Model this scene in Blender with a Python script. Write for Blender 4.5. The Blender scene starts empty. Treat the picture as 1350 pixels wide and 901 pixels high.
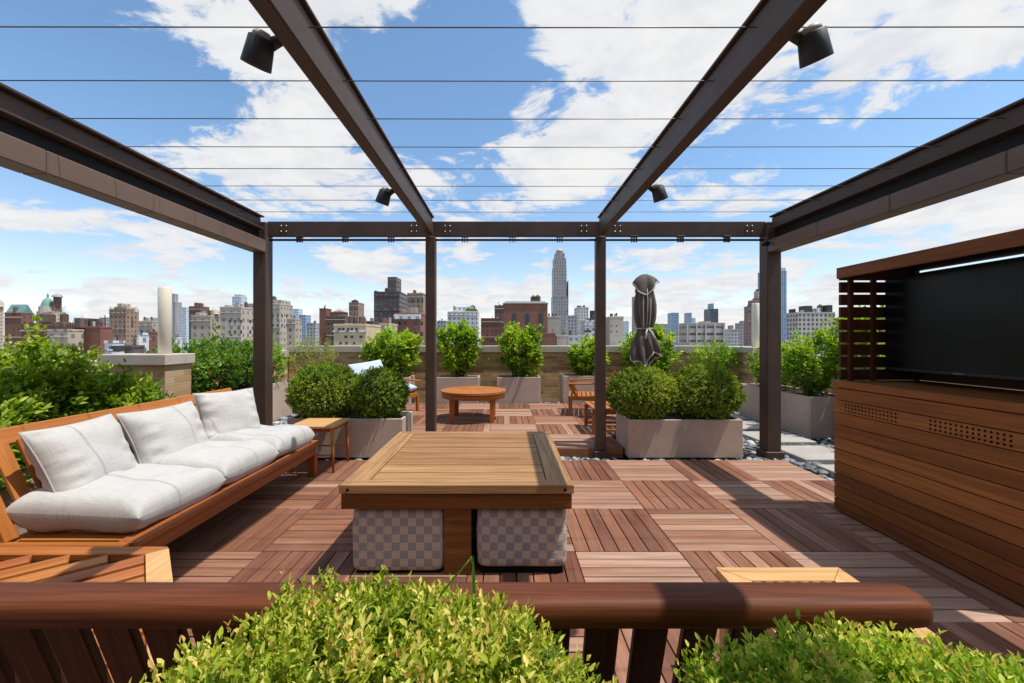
import bpy, bmesh, math, random
import numpy as np
from mathutils import Vector, Matrix, noise as mnoise, Euler

R = math.radians
scene = bpy.context.scene
COL = scene.collection
FPX, CX, CY, EYE = 548.0, 667.0, 447.0, 1.25      # photo focal length in px, vanishing point, eye height (m)
SUN_TO = Vector((0.393, -0.10, 1.0)).normalized()
random.seed(7)

# ------------------------------------------------------------------ materials
def new_mat(name):
    m = bpy.data.materials.new(name); m.use_nodes = True
    nt = m.node_tree
    return m, nt, nt.nodes['Principled BSDF']

class N:
    """small helper for writing node trees"""
    def __init__(s, nt): s.nt = nt
    def n(s, t, **kw):
        x = s.nt.nodes.new(t)
        for k, v in kw.items(): setattr(x, k, v)
        return x
    def link(s, a, b): s.nt.links.new(a, b)
    def put(s, sock, v):
        if isinstance(v, bpy.types.NodeSocket): s.nt.links.new(v, sock)
        elif isinstance(v, (tuple, list)) and len(v) == 3 and sock.type == 'RGBA': sock.default_value = (*v, 1)
        else: sock.default_value = v
    def math(s, op, a, b=0.0, c=0.0, clamp=False):
        x = s.n('ShaderNodeMath', operation=op, use_clamp=clamp)
        s.put(x.inputs[0], a); s.put(x.inputs[1], b); s.put(x.inputs[2], c)
        return x.outputs[0]
    def vmath(s, op, a, b=None):
        x = s.n('ShaderNodeVectorMath', operation=op)
        s.put(x.inputs[0], a)
        if b is not None: s.put(x.inputs[1], b)
        return x.outputs[0]
    def mix(s, f, a, b, mode='MIX'):
        x = s.n('ShaderNodeMix', data_type='RGBA', blend_type=mode)
        s.put(x.inputs[0], f); s.put(x.inputs[6], a); s.put(x.inputs[7], b)
        return x.outputs[2]
    def noise(s, vec, scale, detail=4, rough=.55, dist=0):
        x = s.n('ShaderNodeTexNoise')
        if vec is not None: s.link(vec, x.inputs['Vector'])
        x.inputs['Scale'].default_value = scale; x.inputs['Detail'].default_value = detail
        x.inputs['Roughness'].default_value = rough; x.inputs['Distortion'].default_value = dist
        return x.outputs[0]
    def smooth(s, v, lo, hi, a=0.0, b=1.0):
        x = s.n('ShaderNodeMapRange', interpolation_type='SMOOTHSTEP')
        s.put(x.inputs[0], v); x.inputs[1].default_value = lo; x.inputs[2].default_value = hi
        x.inputs[3].default_value = a; x.inputs[4].default_value = b
        return x.outputs[0]
    def lin(s, v, lo, hi, a=0.0, b=1.0):
        x = s.n('ShaderNodeMapRange')
        s.put(x.inputs[0], v); x.inputs[1].default_value = lo; x.inputs[2].default_value = hi
        x.inputs[3].default_value = a; x.inputs[4].default_value = b
        return x.outputs[0]
    def attr(s, name):
        return s.n('ShaderNodeAttribute', attribute_name=name)
    def bump(s, h, strength, dist=.01):
        x = s.n('ShaderNodeBump'); x.inputs['Strength'].default_value = strength
        x.inputs['Distance'].default_value = dist; s.link(h, x.inputs['Height'])
        return x.outputs[0]
    def scale(s, vec, sx, sy, sz):
        return s.vmath('MULTIPLY', vec, (sx, sy, sz))

def wood(name, dark, light, rough=.5, wear=0.0, wearcol=(.4,.36,.32), contrast=1.0, spec=.22, mid=None):
    m, nt, p = new_mat(name); k = N(nt)
    uv = k.n('ShaderNodeUVMap', uv_map='UVMap').outputs[0]
    tone = k.attr('tone').outputs['Fac']
    g1 = k.noise(k.scale(uv, 1.6, 34, 1), 1.0, 6, .6, .6)
    g2 = k.noise(k.scale(uv, 5, 190, 1), 1.0, 3, .6)
    big = k.noise(k.scale(uv, .9, 5, 1), 1.0, 2, .5)
    g = k.math('ADD', k.math('MULTIPLY', g1, .65), k.math('MULTIPLY', g2, .35))
    grain = k.smooth(g, .34, .66)
    tf = k.math('ADD', k.math('MULTIPLY', tone, .72), k.math('MULTIPLY', big, .28))
    base = k.mix(tf, dark, light)
    if mid:
        r3 = k.n('ShaderNodeValToRGB'); k.link(tf, r3.inputs[0]); e = r3.color_ramp.elements
        e[0].position = .12; e[0].color = (*dark, 1); e[1].position = .88; e[1].color = (*light, 1); q = e.new(.45); q.color = (*mid, 1)
        base = r3.outputs[0]
    shade = k.lin(grain, 0, 1, 1 - .34*contrast, 1 + .16*contrast)
    sh = k.n('ShaderNodeCombineColor')
    for i in range(3): k.link(shade, sh.inputs[i])
    col = k.mix(1.0, base, sh.outputs[0], 'MULTIPLY')
    if wear > 0:
        geo = k.n('ShaderNodeNewGeometry')
        w = k.noise(geo.outputs['Position'], 1.7, 5, .6)
        w2 = k.math('MULTIPLY', k.smooth(w, .35, .7), wear)
        col = k.mix(w2, col, wearcol)
    k.link(col, p.inputs['Base Color'])
    k.link(k.lin(grain, 0, 1, rough + .12, rough - .06), p.inputs['Roughness'])
    p.inputs['Specular IOR Level'].default_value = spec
    k.link(k.bump(g, .25, .004), p.inputs['Normal'])
    return m

def plain(name, col, rough=.5, metal=0.0, var=.12, scale=3.0, spec=.5, bump=0.0, bscale=80):
    m, nt, p = new_mat(name); k = N(nt)
    geo = k.n('ShaderNodeTexCoord').outputs['Object']
    v = k.noise(geo, scale, 5, .6)
    c = k.mix(k.smooth(v, .3, .7), tuple(x*(1-var) for x in col), tuple(min(1, x*(1+var)) for x in col))
    k.link(c, p.inputs['Base Color'])
    p.inputs['Metallic'].default_value = metal
    k.link(k.lin(v, .3, .7, rough-.06, rough+.08), p.inputs['Roughness'])
    p.inputs['Specular IOR Level'].default_value = spec
    if bump: k.link(k.bump(k.noise(geo, bscale, 4, .6), bump, .004), p.inputs['Normal'])
    return m

def concrete(name, col, streak=.25):
    m, nt, p = new_mat(name); k = N(nt)
    o = k.n('ShaderNodeTexCoord').outputs['Object']
    a = k.noise(o, 2.2, 6, .62); b = k.noise(k.scale(o, 9, 9, 1.0), 1.0, 4, .6); f = k.noise(o, 110, 3, .6)
    c = k.mix(k.smooth(a, .3, .72), tuple(x*.86 for x in col), tuple(x*1.08 for x in col))
    c = k.mix(k.math('MULTIPLY', k.smooth(b, .52, .75), streak), c, tuple(x*.62 for x in col))
    c = k.mix(k.math('MULTIPLY', k.smooth(f, .5, .8), .25), c, tuple(x*.7 for x in col))
    k.link(c, p.inputs['Base Color']); p.inputs['Roughness'].default_value = .85
    p.inputs['Specular IOR Level'].default_value = .25
    k.link(k.bump(f, .25, .003), p.inputs['Normal'])
    return m

def fabric(name, col, dark, slub=.5, weave=900, check=None):
    m, nt, p = new_mat(name); k = N(nt)
    uv = k.n('ShaderNodeUVMap', uv_map='UVMap').outputs[0]
    s1 = k.noise(k.scale(uv, 260, 9, 1), 1.0, 4, .65)
    s2 = k.noise(k.scale(uv, 9, 240, 1), 1.0, 4, .65)
    big = k.noise(uv, 5, 3, .5)
    s = k.math('ADD', k.math('MULTIPLY', s1, .5), k.math('MULTIPLY', s2, .5))
    c = k.mix(k.math('MULTIPLY', k.smooth(s, .42, .62), slub), col, dark)
    if check:
        sep = k.n('ShaderNodeSeparateXYZ'); k.link(uv, sep.inputs[0])
        fx = k.math('FLOOR', k.math('DIVIDE', sep.outputs[0], check[0])); fy = k.math('FLOOR', k.math('DIVIDE', sep.outputs[1], check[0]))
        par = k.math('MODULO', k.math('ADD', k.math('ADD', fx, fy), 200), 2)
        c2 = k.mix(k.math('MULTIPLY', k.smooth(s, .42, .62), slub), check[1], tuple(x*.75 for x in check[1]))
        c = k.mix(par, c, c2)
    c = k.mix(k.math('MULTIPLY', k.smooth(big, .35, .7), .12), c, tuple(x*.8 for x in dark))
    k.link(c, p.inputs['Base Color']); p.inputs['Roughness'].default_value = .95
    p.inputs['Specular IOR Level'].default_value = .12
    p.inputs['Sheen Weight'].default_value = .15
    hb = k.math('ADD', k.math('MULTIPLY', s, .6), k.math('ADD', k.math('MULTIPLY', k.noise(uv, 26, 4, .6), 1.0), k.math('MULTIPLY', k.noise(k.scale(uv, 1, 2.2, 1), 9, 5, .6, 1.2), 2.2)))
    k.link(k.bump(hb, .30, .007), p.inputs['Normal'])
    return m

def leafmat(name, dark, mid, tip, transl=.35, rough=.42, spec=.4, dead=None):
    """per-leaf colour from the 'tone' attribute (0 dark old leaf .. 1 young yellow leaf)"""
    m, nt, p = new_mat(name); k = N(nt)
    tone = k.attr('tone').outputs['Fac']
    rmp = k.n('ShaderNodeValToRGB'); k.link(tone, rmp.inputs[0])
    e = rmp.color_ramp.elements
    e[0].position = 0.0; e[0].color = (*dark, 1)
    e[1].position = 1.0; e[1].color = (*tip, 1)
    q = e.new(.5); q.color = (*mid, 1)
    if dead:
        e[2].position = .90; q = e.new(1.0); q.color = (*dead, 1)
    col = rmp.outputs[0]
    k.link(col, p.inputs['Base Color'])
    p.inputs['Roughness'].default_value = rough; p.inputs['Specular IOR Level'].default_value = spec
    tr = k.n('ShaderNodeBsdfTranslucent')
    k.link(k.mix(1.0, col, (1.25, 1.2, .45), 'MULTIPLY'), tr.inputs[0])
    mx = k.n('ShaderNodeMixShader'); mx.inputs[0].default_value = transl
    k.link(p.outputs[0], mx.inputs[1]); k.link(tr.outputs[0], mx.inputs[2])
    out = nt.nodes['Material Output']; k.link(mx.outputs[0], out.inputs[0])
    return m

def brickmat(name, c1, c2, mortar, w=.29, h=.062, mort=.012):
    m, nt, p = new_mat(name); k = N(nt)
    uv = k.n('ShaderNodeUVMap', uv_map='UVMap').outputs[0]
    b = k.n('ShaderNodeTexBrick'); k.link(uv, b.inputs['Vector'])
    b.inputs['Scale'].default_value = 1; b.inputs['Brick Width'].default_value = w; b.inputs['Row Height'].default_value = h
    b.inputs['Mortar Size'].default_value = mort*.5; b.inputs['Mortar Smooth'].default_value = .2; b.inputs['Bias'].default_value = 0
    k.put(b.inputs['Color1'], c1); k.put(b.inputs['Color2'], c2); k.put(b.inputs['Mortar'], mortar)
    n1 = k.noise(uv, 3.0, 5, .6); n2 = k.noise(uv, 60, 4, .6)
    c = k.mix(k.math('MULTIPLY', k.smooth(n1, .45, .8), .35), b.outputs[0], tuple(x*.5 for x in c2))
    c = k.mix(k.math('MULTIPLY', k.smooth(n2, .45, .8), .35), c, tuple(x*.6 for x in c1))
    k.link(c, p.inputs['Base Color']); p.inputs['Roughness'].default_value = .9
    p.inputs['Specular IOR Level'].default_value = .2
    hh = k.math('SUBTRACT', k.math('MULTIPLY', n2, .3), b.outputs['Fac'])
    k.link(k.bump(hh, .5, .008), p.inputs['Normal'])
    return m

def facade(name, wall, glass, pw, ph, fw=.55, fh=.55, vary=.5, wall2=None, rough=.85, band=0.0):
    """far facade: window grid in metres on the UVs (roof faces carry uv 0,0 = wall)"""
    m, nt, p = new_mat(name); k = N(nt)
    uv = k.n('ShaderNodeUVMap', uv_map='UVMap').outputs[0]
    sep = k.n('ShaderNodeSeparateXYZ'); k.link(uv, sep.inputs[0])
    u = k.math('DIVIDE', sep.outputs[0], pw); v = k.math('DIVIDE', sep.outputs[1], ph)
    du = k.math('ABSOLUTE', k.math('SUBTRACT', k.math('FRACT', u), .5)); dv = k.math('ABSOLUTE', k.math('SUBTRACT', k.math('FRACT', v), .5))
    win = k.math('MULTIPLY', k.math('LESS_THAN', du, fw/2), k.math('LESS_THAN', dv, fh/2))
    wn = k.n('ShaderNodeTexWhiteNoise', noise_dimensions='2D')
    cb = k.n('ShaderNodeCombineXYZ'); k.link(k.math('FLOOR', u), cb.inputs[0]); k.link(k.math('FLOOR', v), cb.inputs[1])
    k.link(cb.outputs[0], wn.inputs['Vector'])
    g = k.mix(k.math('MULTIPLY', wn.outputs[0], vary), glass, tuple(min(1, x*2.6+.08) for x in glass))
    n1 = k.noise(uv, .12, 5, .65)
    w2 = wall2 or tuple(x*.78 for x in wall)
    wl = k.mix(k.smooth(n1, .35, .7), wall, w2)
    if band: # darker course lines between storeys
        wl = k.mix(k.math('MULTIPLY', k.math('GREATER_THAN', dv, .45), band), wl, tuple(x*.6 for x in wall))
    k.link(k.mix(win, wl, g), p.inputs['Base Color'])
    k.link(k.lin(win, 0, 1, rough, .25), p.inputs['Roughness'])
    p.inputs['Specular IOR Level'].default_value = .4
    return m

M = {}
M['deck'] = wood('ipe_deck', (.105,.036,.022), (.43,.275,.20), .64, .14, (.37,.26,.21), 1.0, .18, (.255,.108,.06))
M['riser'] = wood('ipe_riser', (.20,.085,.045), (.28,.13,.07), .55)
M['teak_orange'] = wood('oiled_teak', (.33,.10,.022), (.47,.18,.045), .42, 0, contrast=.8)
M['teak_light'] = wood('light_teak', (.50,.26,.095), (.64,.38,.17), .5, 0, contrast=.7)
M['teak_red'] = wood('red_teak', (.27,.075,.022), (.37,.115,.036), .42, 0, contrast=.7)
M['teak_table'] = wood('weathered_teak', (.23,.10,.036), (.46,.262,.115), .6, .08, (.38,.255,.15), 1.3)
M['teak_apron'] = wood('teak_apron', (.13,.046,.012), (.25,.10,.027), .45, 0, contrast=1.1)
M['rail'] = wood('dark_teak_rail', (.085,.022,.008), (.18,.052,.017), .55, 0, contrast=1.3)
M['bench_slat'] = wood('bench_slat_teak', (.045,.015,.007), (.075,.026,.011), .5, 0)
M['cab'] = wood('ipe_cabinet', (.125,.036,.009), (.42,.152,.039), .45, 0, contrast=1.1)
M['hood'] = wood('ipe_hood', (.075,.028,.013), (.12,.046,.02), .5, 0)
M['bronze'] = plain('bronze_paint', (.070,.043,.031), .48, 0, .16, 3.5, .28)
M['tan_metal'] = plain('tan_metal', (.16,.108,.082), .5, 0, .08, 2.0, .28)
M['dark_metal'] = plain('dark_metal', (.014,.011,.010), .6, 0, .1, spec=.2)
M['bolt'] = plain('bolt_steel', (.55,.52,.48), .35, .8)
M['cable'] = plain('cable_steel', (.16,.15,.15), .4, .7)
M['black'] = plain('black_plastic', (.008,.008,.008), .7, 0, .2, spec=.08)
M['lamp'] = plain('lamp_black', (.03,.032,.033), .5, .2, .2)
M['lampcap'] = plain('lamp_cap', (.42,.38,.33), .5, 0)
M['screen'] = plain('tv_screen', (.004,.004,.005), .22, 0, .1, spec=.18)
M['bezel'] = plain('tv_bezel', (.008,.008,.009), .5, 0)
M['logo'] = plain('logo_grey', (.35,.35,.36), .4, .3)
M['planter'] = concrete('planter_stone', (.48,.375,.305), .45)
M['planter_inner'] = plain('soil', (.035,.024,.017), .95, 0, .4, 20)
M['coping'] = concrete('coping_stone', (.47,.42,.36), .35)
M['paver'] = concrete('paver_stone', (.38,.36,.335), .2)
M['brick'] = brickmat('tan_brick', (.66,.44,.225), (.28,.165,.08), (.42,.33,.22), .30, .070, .012)
M['brick_pale'] = brickmat('pale_brick', (.50,.38,.23), (.40,.23,.10), (.40,.33,.25), .27, .07, .012)
M['pipe'] = plain('cream_pipe', (.76,.70,.58), .5, 0, .06)
M['roof'] = concrete('roof_membrane', (.20,.19,.18), .3)
M['cushion'] = fabric('linen_cushion', (.50,.49,.472), (.36,.355,.345), .5)
M['piping'] = fabric('linen_piping', (.39,.37,.35), (.32,.30,.29), .3)
M['blue'] = fabric('blue_fabric', (.50,.60,.72), (.34,.44,.58), .4)
M['check'] = fabric('check_fabric', (.54,.455,.375), (.42,.36,.31), .6, check=(.0432, (.315,.305,.315)))
M['umbrella'] = fabric('umbrella_fabric', (.125,.105,.088), (.08,.066,.055), .4)
M['umbpipe'] = fabric('umbrella_piping', (.55,.52,.47), (.42,.40,.36), .3)
M['bark'] = plain('bark', (.11,.075,.05), .9, 0, .3, 25)
M['stem_green'] = plain('green_stem', (.10,.17,.04), .7, 0, .2, 25)
LD = dict(
    box=leafmat('boxwood_leaf', (.045,.105,.012), (.175,.285,.026), (.47,.52,.075), .30, .55, .18),
    front=leafmat('front_boxwood_leaf', (.06,.14,.012), (.36,.45,.032), (.84,.74,.24), .34, .55, .14, (.62,.38,.14)),
    front2=leafmat('front_boxwood_leaf_green', (.06,.17,.014), (.30,.45,.030), (.76,.76,.18), .34, .55, .14, (.60,.40,.14)),
    lush=leafmat('lush_leaf', (.05,.14,.012), (.24,.42,.030), (.62,.70,.085), .42, .5, .28),
    hedge=leafmat('hedge_leaf', (.05,.12,.012), (.225,.36,.03), (.56,.62,.09), .40, .5, .25),
    dark=leafmat('dark_leaf', (.04,.115,.018), (.12,.25,.030), (.34,.48,.075), .38, .45, .3),
    olive=leafmat('olive_leaf', (.10,.14,.028), (.28,.33,.060), (.52,.53,.15), .38),
    grass=leafmat('grass_blade', (.05,.15,.02), (.10,.25,.035), (.2,.36,.06), .3))
def pebble_mat():
    m, nt, p = new_mat('river_pebbles'); k = N(nt)
    t = k.attr('tone').outputs['Fac']
    geo = k.n('ShaderNodeNewGeometry')
    n = k.noise(geo.outputs['Position'], 60, 4, .6)
    rmp = k.n('ShaderNodeValToRGB'); k.link(t, rmp.inputs[0]); e = rmp.color_ramp.elements
    e[0].color = (.04,.045,.055,1); e[1].color = (.62,.62,.62,1); q = e.new(.55); q.color = (.17,.18,.20,1)
    c = k.mix(k.math('MULTIPLY', k.smooth(n, .45, .7), .3), rmp.outputs[0], (.10,.10,.11))
    k.link(c, p.inputs['Base Color']); p.inputs['Roughness'].default_value = .6
    return m
M['pebble'] = pebble_mat()

# ------------------------------------------------------------------ mesh builder
class MB:
    def __init__(s): s.v=[]; s.f=[]; s.uv=[]; s.t=[]; s.sm=[]
    def add(s, verts, faces, uvs=None, tone=None, smooth=False, M=None):
        b = len(s.v)
        if tone is None: tone = random.random()
        for p in verts:
            p = Vector(p)
            if M is not None: p = M @ p
            s.v.append(tuple(p))
        for i, f in enumerate(faces):
            s.f.append(tuple(b+j for j in f)); s.t.append(tone); s.sm.append(smooth)
            s.uv.append(uvs[i] if uvs else [(verts[j][0], verts[j][1]) for j in f])
        return s
    def box(s, lo, hi, grain=0, ch=.003, M=None, tone=None, uvoff=None):
        c = [(a+b)/2 for a, b in zip(lo, hi)]; h = [abs(b-a)/2 for a, b in zip(lo, hi)]
        ch = min(ch, min(h)*.45)
        if uvoff is None: uvoff = (random.random()*30, random.random()*30)
        V = []; idx = {}
        for sx in (-1,1):
            for sy in (-1,1):
                for sz in (-1,1):
                    sg = (sx,sy,sz)
                    for a in range(3):
                        idx[(sg,a)] = len(V)
                        V.append(tuple(c[i] + sg[i]*(h[i] - (0 if i==a else ch)) for i in range(3)))
        F = []
        sgs = lambda fixed: [tuple(fixed.get(i, q) for i, q in enumerate(t)) for t in
                             [(x,y,z) for x in (-1,1) for y in (-1,1) for z in (-1,1)]]
        for a in range(3):
            b, d = (a+1)%3, (a+2)%3
            for sa in (-1,1):
                def sg(sb, sd):
                    r=[0,0,0]; r[a]=sa; r[b]=sb; r[d]=sd; return tuple(r)
                q = [idx[(sg(-1,-1),a)], idx[(sg(1,-1),a)], idx[(sg(1,1),a)], idx[(sg(-1,1),a)]]
                F.append(q if sa>0 else q[::-1])
            for sa in (-1,1):
                for sb in (-1,1):
                    def sg2(sd):
                        r=[0,0,0]; r[a]=sa; r[b]=sb; r[d]=sd; return tuple(r)
                    q = [idx[(sg2(-1),a)], idx[(sg2(-1),b)], idx[(sg2(1),b)], idx[(sg2(1),a)]]
                    F.append(q if sa*sb>0 else q[::-1])
        for sx in (-1,1):
            for sy in (-1,1):
                for sz in (-1,1):
                    q = [idx[((sx,sy,sz),a)] for a in range(3)]
                    F.append(q if sx*sy*sz>0 else q[::-1])
        o = [i for i in range(3) if i != grain]
        uvs = [[(V[j][grain]+uvoff[0], V[j][o[0]]+V[j][o[1]]+uvoff[1]) for j in f] for f in F]
        return s.add(V, F, uvs, tone, False, M)
    def beam(s, p0, p1, w, h, up=(0,0,1), ch=.003, tone=None):
        """box from p0 to p1 (axis through centre), w across, h along up"""
        p0, p1 = Vector(p0), Vector(p1); x = (p1-p0); L = x.length; x.normalize()
        up = Vector(up); y = up.cross(x).normalized(); z = x.cross(y)
        Mx = Matrix((x, y, z)).transposed().to_4x4(); Mx.translation = p0
        return s.box((0,-w/2,-h/2), (L,w/2,h/2), 0, ch, Mx, tone)
    def tube(s, pts, r, n=8, cap=True, tone=None, closed=False, smooth=True):
        pts = [Vector(p) for p in pts]; K = len(pts)
        rr = r if isinstance(r, (list, tuple)) else [r]*K
        V=[]; F=[]; UV=[]; acc=0.0; prev=None; lens=[]
        for i, p in enumerate(pts):
            if closed: t = pts[(i+1)%K]-pts[i-1]
            else: t = pts[min(i+1,K-1)]-pts[max(i-1,0)]
            t.normalize()
            if prev is None:
                a = Vector((0,0,1)) if abs(t.z)<.9 else Vector((1,0,0))
                nx = t.cross(a).normalized()
            else:
                nx = (prev - t*prev.dot(t)).normalized()
            prev = nx; ny = t.cross(nx)
            if i: acc += (p-pts[i-1]).length
            lens.append(acc)
            for j in range(n):
                a = 2*math.pi*j/n
                V.append(tuple(p + (nx*math.cos(a)+ny*math.sin(a))*rr[i]))
        off = random.random()*20
        for i in range(K if closed else K-1):
            i2 = (i+1)%K
            for j in range(n):
                j2=(j+1)%n
                F.append((i*n+j, i*n+j2, i2*n+j2, i2*n+j))
                c = 2*math.pi*rr[i]/n
                UV.append([(lens[i]+off, j*c), (lens[i]+off,(j+1)*c), (lens[i2]+off,(j+1)*c), (lens[i2]+off, j*c)])
        if cap and not closed:
            F.append(tuple(range(n))[::-1]); UV.append([(off,0)]*n)
            F.append(tuple((K-1)*n+j for j in range(n))); UV.append([(off,0)]*n)
        return s.add(V, F, UV, tone, smooth)
    def lathe(s, prof, c=(0,0,0), n=24, axis=None, tone=None, smooth=True):
        """profile of (r, z) pairs revolved about z through c"""
        V=[]; F=[]; K=len(prof)
        for r, z in prof:
            for j in range(n):
                a=2*math.pi*j/n; V.append((r*math.cos(a), r*math.sin(a), z))
        for i in range(K-1):
            for j in range(n):
                j2=(j+1)%n; F.append((i*n+j, i*n+j2, (i+1)*n+j2, (i+1)*n+j))
        if prof[0][0] > 1e-6: F.append(tuple(range(n))[::-1])
        if prof[-1][0] > 1e-6: F.append(tuple((K-1)*n+j for j in range(n)))
        Mx = Matrix.Translation(c) @ (axis.to_matrix().to_4x4() if axis is not None else Matrix())
        uv = [[(math.atan2(V[q][1],V[q][0])*.3, V[q][2]+V[q][0]) for q in f] for f in F]
        return s.add(V, F, uv, tone, smooth, Mx)
    def prism(s, poly, z0, z1, grain=0, M=None, tone=None, ch=0):
        """convex polygon (ccw) extruded in z"""
        n=len(poly); V=[(x,y,z0) for x,y in poly]+[(x,y,z1) for x,y in poly]
        F=[tuple(range(n))[::-1], tuple(range(n,2*n))]+[(i,(i+1)%n,n+(i+1)%n,n+i) for i in range(n)]
        off=(random.random()*30, random.random()*30); o=[i for i in range(3) if i!=grain]
        uvs=[[(V[j][grain]+off[0], V[j][o[0]]+V[j][o[1]]+off[1]) for j in f] for f in F]
        return s.add(V, F, uvs, tone, False, M)

def link_mesh(name, v, f, uv, t, sm, mat, parent=None, origin=None):
    me = bpy.data.meshes.new(name)
    if parent is not None and origin is None: origin = parent.matrix_world.translation.copy() if False else world_loc(parent)
    if origin is None:
        xs = np.array(v); lo = xs.min(0); hi = xs.max(0); origin = Vector(((lo[0]+hi[0])/2, (lo[1]+hi[1])/2, lo[2]))
    ov = [(a-origin[0], b-origin[1], c-origin[2]) for a, b, c in v]
    me.from_pydata(ov, [], f)
    lay = me.uv_layers.new(name='UVMap')
    flat = [c for fc in uv for p in fc for c in p]
    lay.data.foreach_set('uv', flat)
    at = me.attributes.new('tone', 'FLOAT', 'FACE'); at.data.foreach_set('value', t)
    me.polygons.foreach_set('use_smooth', sm)
    me.materials.append(mat); me.update()
    o = bpy.data.objects.new(name, me); COL.objects.link(o)
    if parent is not None:
        o.parent = parent; o.location = Vector(origin) - world_loc(parent)
    else: o.location = origin
    return o
def world_loc(o):
    p = Vector(o.location)
    while o.parent is not None: o = o.parent; p = p + Vector(o.location)
    return p
def build(name, mb, mat, parent=None):
    return link_mesh(name, mb.v, mb.f, mb.uv, mb.t, mb.sm, mat, parent)
def tag(o, label=None, cat=None, group=None, kind=None):
    if label: o['label'] = label
    if cat: o['category'] = cat
    if group: o['group'] = group
    if kind: o['kind'] = kind
    return o
def thing(name, label, cat, loc=(0,0,0), group=None):
    o = bpy.data.objects.new(name, None); COL.objects.link(o); o.location = loc
    o.empty_display_size = .1
    return tag(o, label, cat, group)
def dup(root, loc, rotz=0, label=None):
    r = root.copy(); COL.objects.link(r); r.location = loc; r.rotation_euler = (0,0,rotz)
    if label: r['label'] = label
    for ch in list(root.children):
        c = ch.copy(); COL.objects.link(c); c.parent = r
        for g in list(ch.children):
            d = g.copy(); COL.objects.link(d); d.parent = c
    return r

# numpy meshes for leaves and pebbles: equal-size face lists
def np_mesh(name, V, F, tone, mat, parent=None, smooth=False, origin=None):
    me = bpy.data.meshes.new(name)
    if origin is None:
        if parent is not None: origin = world_loc(parent)
        else:
            lo=V.min(0); hi=V.max(0); origin=Vector(((lo[0]+hi[0])/2,(lo[1]+hi[1])/2,lo[2]))
    Vl = (V - np.array(origin)).astype(np.float32)
    nf, k = F.shape
    me.vertices.add(len(Vl)); me.vertices.foreach_set('co', Vl.ravel())
    me.loops.add(nf*k); me.loops.foreach_set('vertex_index', F.astype(np.int32).ravel())
    me.polygons.add(nf); me.polygons.foreach_set('loop_start', np.arange(0, nf*k, k, dtype=np.int32))
    try: me.polygons.foreach_set('loop_total', np.full(nf, k, dtype=np.int32))
    except Exception: pass
    me.polygons.foreach_set('use_smooth', np.full(nf, smooth))
    at = me.attributes.new('tone', 'FLOAT', 'FACE'); at.data.foreach_set('value', tone.astype(np.float32))
    me.materials.append(mat); me.update(calc_edges=True); me.validate()
    o = bpy.data.objects.new(name, me); COL.objects.link(o)
    if parent is not None: o.parent = parent; o.location = Vector(origin)-world_loc(parent)
    else: o.location = origin
    return o

def norm(a): return a/np.maximum(np.linalg.norm(a, axis=1, keepdims=True), 1e-9)
def leaves(P, D, NRM, L, W, tone, fold=.25, droop=.0, rng=None):
    """P base points, D leaf directions, NRM approx leaf normals, L lengths, W widths -> verts, quads, tones"""
    D = norm(D); S = norm(np.cross(D, NRM)); Nn = np.cross(S, D)
    L = L[:,None]; W = W[:,None]
    dn = np.array([0,0,-1.0])
    v0 = P
    l1 = P + D*L*.33 + S*W*.46 + Nn*W*fold; r1 = P + D*L*.33 - S*W*.46 + Nn*W*fold
    l2 = P + D*L*.70 + S*W*.36 + Nn*W*fold*.7 + dn*L*droop*.5; r2 = P + D*L*.70 - S*W*.36 + Nn*W*fold*.7 + dn*L*droop*.5
    tp = P + D*L + dn*L*droop
    V = np.stack([v0, l1, l2, tp, r2, r1], 1).reshape(-1, 3)
    n = len(P); b = (np.arange(n)*6)[:,None]
    F = np.concatenate([b+np.array([[0,1,2,3]]), b+np.array([[0,3,4,5]])], 1).reshape(-1, 4)
    return V, F, np.repeat(tone, 2)
def vnoise(P, s, seed=0):
    return np.array([mnoise.noise(Vector((p[0]*s+seed*7.3, p[1]*s-seed*3.1, p[2]*s+seed))) for p in P])

def stems(root_pts, tips, r0, mb):
    for a, b in zip(root_pts, tips):
        a = Vector(a); b = Vector(b); m = (a+b)/2 + Vector((random.uniform(-.04,.04), random.uniform(-.04,.04), .03))
        mb.tube([a, m, b], [r0, r0*.7, r0*.35], 5)
# ================================================================== setting
TS = .613
def deck_tiles(mb, x0, nx, y0, ny, z, par, clip=None, th=.03):
    for i in range(nx):
        for j in range(ny):
            ax, ay = x0+i*TS, y0+j*TS
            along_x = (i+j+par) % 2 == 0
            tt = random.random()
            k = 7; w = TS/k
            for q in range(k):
                tone = min(1, max(0, (.60+.26*tt+random.uniform(-.18,.20)-(.34 if ax < -1.0 else 0)) if along_x else (.02+.22*tt+abs(random.gauss(0,.26)))))  # glare painted into tone: boards laid across paler, tiles on the sofa side darker
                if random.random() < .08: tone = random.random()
                dz = random.uniform(-.0012,.0012)
                if along_x: lo=(ax+.0015, ay+q*w+.0042, z-th+dz); hi=(ax+TS-.0015, ay+(q+1)*w-.0042, z+dz)
                else: lo=(ax+q*w+.0032, ay+.0015, z-th+dz); hi=(ax+(q+1)*w-.0032, ay+TS-.0015, z+dz)
                if clip and not clip((lo[0]+hi[0])/2, (lo[1]+hi[1])/2): continue
                mb.box(lo, hi, 0 if along_x else 1, .002, tone=tone)
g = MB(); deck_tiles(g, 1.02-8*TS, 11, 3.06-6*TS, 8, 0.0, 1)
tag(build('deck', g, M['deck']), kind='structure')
UP = .078
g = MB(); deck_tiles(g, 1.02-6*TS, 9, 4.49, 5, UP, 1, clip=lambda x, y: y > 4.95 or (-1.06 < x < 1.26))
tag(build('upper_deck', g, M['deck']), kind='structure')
g = MB(); g.box((-1.06, 4.470, -.03), (1.26, 4.488, UP-.004), 0, .002)
tag(build('deck_step', g, M['riser']), kind='structure')
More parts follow.
